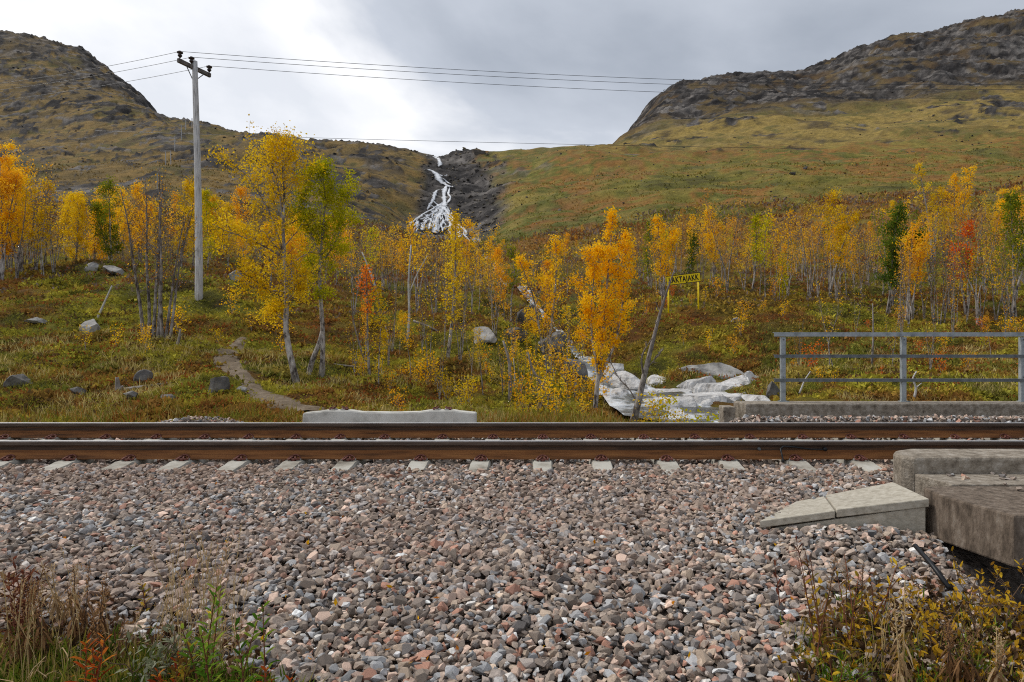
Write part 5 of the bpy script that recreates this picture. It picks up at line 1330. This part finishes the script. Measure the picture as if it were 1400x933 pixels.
def weed(name, kind, px, row, hpx, leafm, stemm, label, cat, seed, n=3, group=None):
    b = hitG(px, row); k = b[1] / F; h = hpx * k; r = np.random.RandomState(seed)
    S = MB(); L = MB()
    if kind == 'fireweed':
        for i in range(n):
            lean = r.normal(size=2) * .16; o = r.normal(size=2) * .035; hh = h * r.uniform(.6, 1.0)
            P = np.array([(o[0] + lean[0] * hh * t ** 1.6, o[1] + lean[1] * hh * t ** 1.6, hh * t) for t in np.linspace(-.08, 1, 7)])
            S.tube(P, np.linspace(.0042, .0016, 7), 4, False); az = r.rand() * 6
            m = int(22 * hh / .4) + 6
            for j in range(m):
                t = .12 + .88 * j / m; az += 2.4
                p = np.array([np.interp(t, np.linspace(-.08, 1, 7), P[:, c]) for c in range(3)])
                d = np.array([math.cos(az), math.sin(az), .25 + .9 * t])
                if px > 1000 and r.rand() < .55: continue
                lance(L, p, d, r.uniform(.05, .085) * (1.15 - .55 * t) * min(1.2, hh / .3 + .3), r.uniform(.010, .016), r.rand(), r, .5)
    elif kind == 'dried':
        for i in range(n):
            lean = r.normal(size=2) * .06; hh = h * r.uniform(.8, 1.0); o = r.normal(size=2) * .02
            P = np.array([(o[0] + lean[0] * t, o[1] + lean[1] * t, hh * t) for t in np.linspace(-.06, 1, 7)])
            S.tube(P, np.linspace(.0045, .0016, 7), 4, False); az = 0
            for j in range(48):                         # curled hanging leaves below, thin seed pods above
                t = j / 48; az += 2.4; p = np.array([np.interp(t, np.linspace(-.06, 1, 7), P[:, c]) for c in range(3)])
                if t < .55: lance(L, p, np.array([math.cos(az) * .6, math.sin(az) * .6, -.5]), r.uniform(.05, .085), r.uniform(.007, .013), r.rand(), r, 1.2)
                else:
                    lance(L, p, np.array([math.cos(az), math.sin(az), .4 + .4 * r.rand()]), r.uniform(.03, .055) * (1.6 - t), .0035, r.rand(), r, -.2)
                    for q in range(2): lance(L, p + r.normal(size=3) * .012, r.normal(size=3), .018, .006, .9, r)
    elif kind == 'willow':
        def br(p, d, l, rad, dep):
            P = [p]
            for i in range(4):
                d = d + r.normal(size=3) * .22 + (0, 0, .06); d /= np.linalg.norm(d); P.append(P[-1] + d * l / 4)
            P = np.array(P); S.tube(P, np.linspace(rad, rad * .5, 5), 4, False)
            if dep:
                for q in range(3): br(P[r.randint(1, 5)], d * .6 + r.normal(size=3) * .6, l * r.uniform(.4, .7), rad * .6, dep - 1)
            if dep < 2:
                for q in range(3 if dep == 0 else 1):
                    t = r.uniform(.35, 1); p2 = P[min(4, int(t * 4.99))]
                    lance(L, p2, d * .5 + r.normal(size=3) * .6 + (0, 0, .2), r.uniform(.026, .046), r.uniform(.011, .018), r.rand(), r, .2)
        for i in range(n): br(np.array([r.normal() * .04, r.normal() * .04, -.02]), np.array([r.normal() * .5, r.normal() * .4, 1.0]), h * r.uniform(.5, .75), .004, 2)
    elif kind == 'straw':
        for i in range(n):
            lean = r.normal(size=2) * np.array([.16, .12]); hh = h * r.uniform(.5, 1.0); o = r.normal(size=2) * .045
            P = np.array([(o[0] + lean[0] * hh * t ** 2, o[1] + lean[1] * hh * t ** 2, hh * t) for t in np.linspace(-.05, 1, 7)])
            S.tube(P, np.linspace(.0019, .0010, 7), 3, False)
            for j in range(9):
                t = r.uniform(.72, 1.0); p = np.array([np.interp(t, np.linspace(-.05, 1, 7), P[:, c]) for c in range(3)])
                lance(L, p, np.array([r.normal() * .5, r.normal() * .5, 1.0]), r.uniform(.018, .034), .0035, r.rand(), r, 0)
            lance(L, P[1], np.array([r.normal(), r.normal(), 1.2]), hh * .45, .005, .7, r, 1.0)
    else:                                                # grass tuft
        for i in range(n):
            o = r.normal(size=3) * np.array([.035, .03, 0]); d = np.array([r.normal() * .4, r.normal() * .35, 1.0])
            lance(L, o, d, h * r.uniform(.5, 1.1), r.uniform(.004, .007), r.rand(), r, .8)
    e_ = empty(name, tuple(b)); tag(e_, label, cat, group)
    if S.n: S.build('stem', M[stemm], e_, True)
    L.build('leaf_blades' if kind == 'grass' else 'leaves', M[leafm], e_)
WEEDS = [
 ('dry_grass', 'straw', 278, 915, 205, 'p_tan', 'stem_straw', 'tall tuft of pale dry grass at lower left', 'grass tuft', 26),
 ('dry_grass', 'straw', 250, 850, 110, 'p_tan', 'stem_straw', 'shorter dry grass tuft behind the tall pale one', 'grass tuft', 12),
 ('dry_grass', 'straw', 168, 905, 100, 'p_tan', 'stem_straw', 'single dry grass stalks standing left of the grey willow', 'grass tuft', 3),
 ('dry_grass', 'straw', 98, 930, 185, 'p_tan', 'stem_straw', 'tall bent straw stalks among the brown weeds at left', 'grass tuft', 5),
 ('fireweed', 'fireweed', 290, 968, 190, 'p_green', 'stem_red', 'tallest green fireweed at the bottom edge, left', 'weed', 4),
 ('fireweed', 'fireweed', 338, 972, 130, 'p_green', 'stem_red', 'green fireweed just right of the tallest one', 'weed', 3),
 ('fireweed', 'fireweed', 250, 972, 120, 'p_mix', 'stem_red', 'yellowing fireweed just left of the tallest green one', 'weed', 3),
 ('fireweed', 'fireweed', 222, 974, 90, 'p_red', 'stem_red', 'small orange red fireweed below the grey willow', 'weed', 3),
 ('fireweed', 'fireweed', 132, 975, 130, 'p_red', 'stem_red', 'bright orange red fireweed at the bottom left', 'weed', 3),
 ('fireweed', 'fireweed', 388, 975, 85, 'p_red', 'stem_red', 'small red fireweed at the bottom edge right of the green ones', 'weed', 2),
 ('fireweed', 'fireweed', 222, 838, 55, 'p_mix', 'stem_red', 'small lone fireweed growing up in the ballast at left', 'weed', 1),
 ('willow_bush', 'willow', 205, 955, 105, 'p_grey', 'stem_brown', 'grey leaved willow bush at the bottom left', 'bush', 5),
 ('willow_bush', 'willow', 240, 950, 85, 'p_grey', 'stem_brown', 'smaller grey willow touching the green fireweed', 'bush', 4),
 ('dry_weed', 'dried', 66, 905, 120, 'p_brown', 'stem_brown', 'withered brown weed at left among straw', 'weed', 3),
 ('dry_weed', 'dried', 108, 880, 105, 'p_brown', 'stem_brown', 'withered brown weed right of the other withered one at left', 'weed', 3),
 ('dry_weed', 'fireweed', 18, 880, 115, 'p_dark', 'stem_red', 'dark red withered weed at the left edge', 'weed', 5),
 ('dry_weed', 'fireweed', 45, 850, 80, 'p_dark', 'stem_brown', 'dark brown weed behind the red one at the left edge', 'weed', 4),
 ('dry_weed', 'dried', 145, 925, 80, 'p_brown', 'stem_brown', 'brown dried weed above the orange red fireweed', 'weed', 2),
 ('dry_weed', 'dried', 30, 925, 150, 'p_brown', 'stem_straw', 'tall withered weed in the lower left corner', 'weed', 4),
 ('dry_weed', 'dried', 88, 850, 95, 'p_tan', 'stem_straw', 'pale withered weed highest on the ballast at left', 'weed', 3),
 ('dry_weed', 'dried', 128, 900, 110, 'p_brown', 'stem_brown', 'withered weed directly left of the single straw stalks', 'weed', 3),
 ('dry_grass', 'straw', 40, 960, 190, 'p_tan', 'stem_straw', 'straw coloured grass in the lower left corner', 'grass tuft', 9),
 ('dry_grass', 'straw', 300, 890, 150, 'p_tan', 'stem_straw', 'dry grass tuft directly right of the tall pale one', 'grass tuft', 12),
 ('dry_grass', 'straw', 225, 900, 120, 'p_tan', 'stem_straw', 'loose dry grass above the grey willow bush', 'grass tuft', 8),
 ('dry_grass', 'straw', 1205, 925, 120, 'p_tan', 'stem_straw', 'dry grass left of the tall withered stalk at lower right', 'grass tuft', 7),
 ('dry_weed', 'dried', 1300, 940, 110, 'p_brown', 'stem_brown', 'brown withered weed below the sparse yellow willow', 'weed', 3),
 ('dry_weed', 'dried', 1165, 860, 95, 'p_brown', 'stem_brown', 'brown withered weed behind the second fireweed at right', 'weed', 2),
 ('dry_weed', 'dried', 1340, 950, 90, 'p_brown', 'stem_brown', 'brown withered weed left of the corner stalk', 'weed', 3),
 ('seedling', 'grass', 188, 752, 12, 'p_green', 'stem_red', 'tiny bright green seedling alone in the ballast', 'seedling', 14),
 ('fireweed', 'fireweed', 1085, 855, 130, 'p_dark', 'stem_red', 'red brown fireweed, leftmost of the weeds at lower right', 'weed', 2),
 ('fireweed', 'fireweed', 1122, 925, 180, 'p_mix', 'stem_red', 'tall yellow and green fireweed left of the withered stalk', 'weed', 4),
 ('fireweed', 'fireweed', 1160, 905, 150, 'p_mix', 'stem_red', 'second yellow and green fireweed, nearer the withered stalk', 'weed', 3),
 ('fireweed', 'fireweed', 1200, 870, 115, 'p_yellow', 'stem_red', 'yellow fireweed behind the withered stalk', 'weed', 3),
 ('fireweed', 'fireweed', 1150, 968, 75, 'p_yellow', 'stem_red', 'small bright yellow fireweed at the bottom right', 'weed', 2),
 ('fireweed', 'fireweed', 1080, 915, 28, 'p_yellow', 'stem_red', 'tiny yellow weed in the ballast left of the tall fireweed', 'weed', 1),
 ('dry_weed', 'dried', 1234, 960, 185, 'p_tan', 'stem_straw', 'tall withered fireweed stalk with curled tan leaves at lower right', 'weed', 2),
 ('dry_weed', 'dried', 1376, 968, 105, 'p_tan', 'stem_straw', 'withered tan stalk at the lower right corner', 'weed', 3),
 ('dry_weed', 'dried', 1115, 870, 130, 'p_brown', 'stem_brown', 'thin brown withered stalk between the first two fireweeds at right', 'weed', 1),
 ('willow_bush', 'willow', 1352, 878, 125, 'p_yellow', 'stem_brown', 'yellow leaved willow bush under the brown concrete block', 'bush', 4),
 ('willow_bush', 'willow', 1392, 872, 120, 'p_yellow', 'stem_brown', 'yellow willow bush cut by the right edge', 'bush', 4),
 ('willow_bush', 'willow', 1296, 885, 110, 'p_yellow', 'stem_brown', 'sparse yellow willow below the black pipe', 'bush', 2),
 ('willow_bush', 'willow', 1262, 862, 75, 'p_yellow', 'stem_brown', 'small yellow willow between withered stalk and black pipe', 'bush', 2),
 ('willow_bush', 'willow', 1185, 930, 90, 'p_mix', 'stem_brown', 'brownish willow bush at the foot of the withered stalk', 'bush', 2),
 ('grass_tuft', 'grass', 1140, 945, 75, 'p_green', 'stem_red', 'green grass tuft at the bottom right below the fireweed', 'grass tuft', 50),
 ('grass_tuft', 'grass', 1255, 955, 55, 'p_green', 'stem_red', 'thin green grass right of the withered stalk', 'grass tuft', 26),
]
for i, (nm, kd, px, row, hp_, lm_, sm_, lb, cat, n) in enumerate(WEEDS):
    weed(nm, kd, px, row, hp_, lm_, sm_, lb, cat, 7000 + i, n)
# litter and grass sward round them
def sward(N_, px0, px1, r0, r1, colrs, size, spread, up, nb, thin, mb, lst, fall):
    pxs = rs.uniform(px0, px1, N_); rows = rs.uniform(r0, r1, N_); w = rs.rand(N_) < fall(pxs, rows); pxs, rows = pxs[w], rows[w]
    Yt = np.linspace(1.7, 6, 500)
    P = []
    for a, b in zip(pxs, rows):
        Xt = (a - CX) / F * Yt; k = np.argmax(CY + F * (CAMZ - np.interp(Yt, _gy, _gz)) / Yt <= b); P.append((Xt[k], Yt[k]))
    P = np.array(P); Z = G(P[:, 0], P[:, 1])
    c = np.array([lin(k) for k in colrs])[rs.randint(len(colrs), size=len(P))]
    V, q, cc = cover(P[:, 0], P[:, 1], Z, nb, np.full(len(P), size), np.full(len(P), spread), up, c, thin); mb.add(V, q); lst.append(cc)
mbs = MB(); cs = []
fl = lambda a, b: sm(0, 60, (b - 855) - (a / 330) ** 2 * 55 + 30 * (vnoise(a / 40, b / 40, 3) - .5))
sward(2600, -30, 420, 840, 1010, [(92, 112, 36), (122, 132, 48), (150, 140, 60), (72, 92, 30), (160, 140, 86)], .085, .03, 1.3, 6, .045, mbs, cs, fl)
fr = lambda a, b: .8 * sm(1060, 1140, a) * sm(790, 900, b)
sward(420, 1060, 1420, 800, 1000, [(92, 112, 36), (122, 132, 48), (160, 140, 70)], .07, .02, 1.2, 5, .05, mbs, cs, fr)
tag(link('grass', mbs.mesh('grass', M['heath'], attrs={'gcol': np.concatenate(cs)})), 'short green grass along the bottom corners of the ballast', 'grass', kind='stuff')
mbs = MB(); cs = []
f2 = lambda a, b: sm(0, 90, (b - 790) - (a / 300) ** 2 * 60 + 60 * (vnoise(a / 60, b / 40, 13) - .5))
sward(1500, -30, 380, 770, 1000, [(74, 56, 40), (104, 78, 54), (132, 104, 72), (88, 62, 44)], .035, .035, .1, 5, .3, mbs, cs, f2)
sward(2200, 1060, 1420, 790, 1000, [(64, 50, 38), (92, 72, 52), (124, 98, 68), (180, 140, 40)], .035, .035, .1, 5, .3, mbs, cs, lambda a, b: sm(1080, 1170, a + .25 * (b - 860)) * sm(790, 850, b) * .9)
sward(60, 60, 1380, 660, 930, [(226, 170, 30), (206, 132, 30), (176, 110, 44)], .03, .004, .05, 1, .3, mbs, cs, lambda a, b: np.ones(len(a)))
mbs.v[-1][:, 2] += .025
tag(link('leaf_litter', mbs.mesh('leaf_litter', M['heath'], attrs={'gcol': np.concatenate(cs)})), 'brown fallen leaves and dead stalks among the weeds', 'litter', kind='stuff')
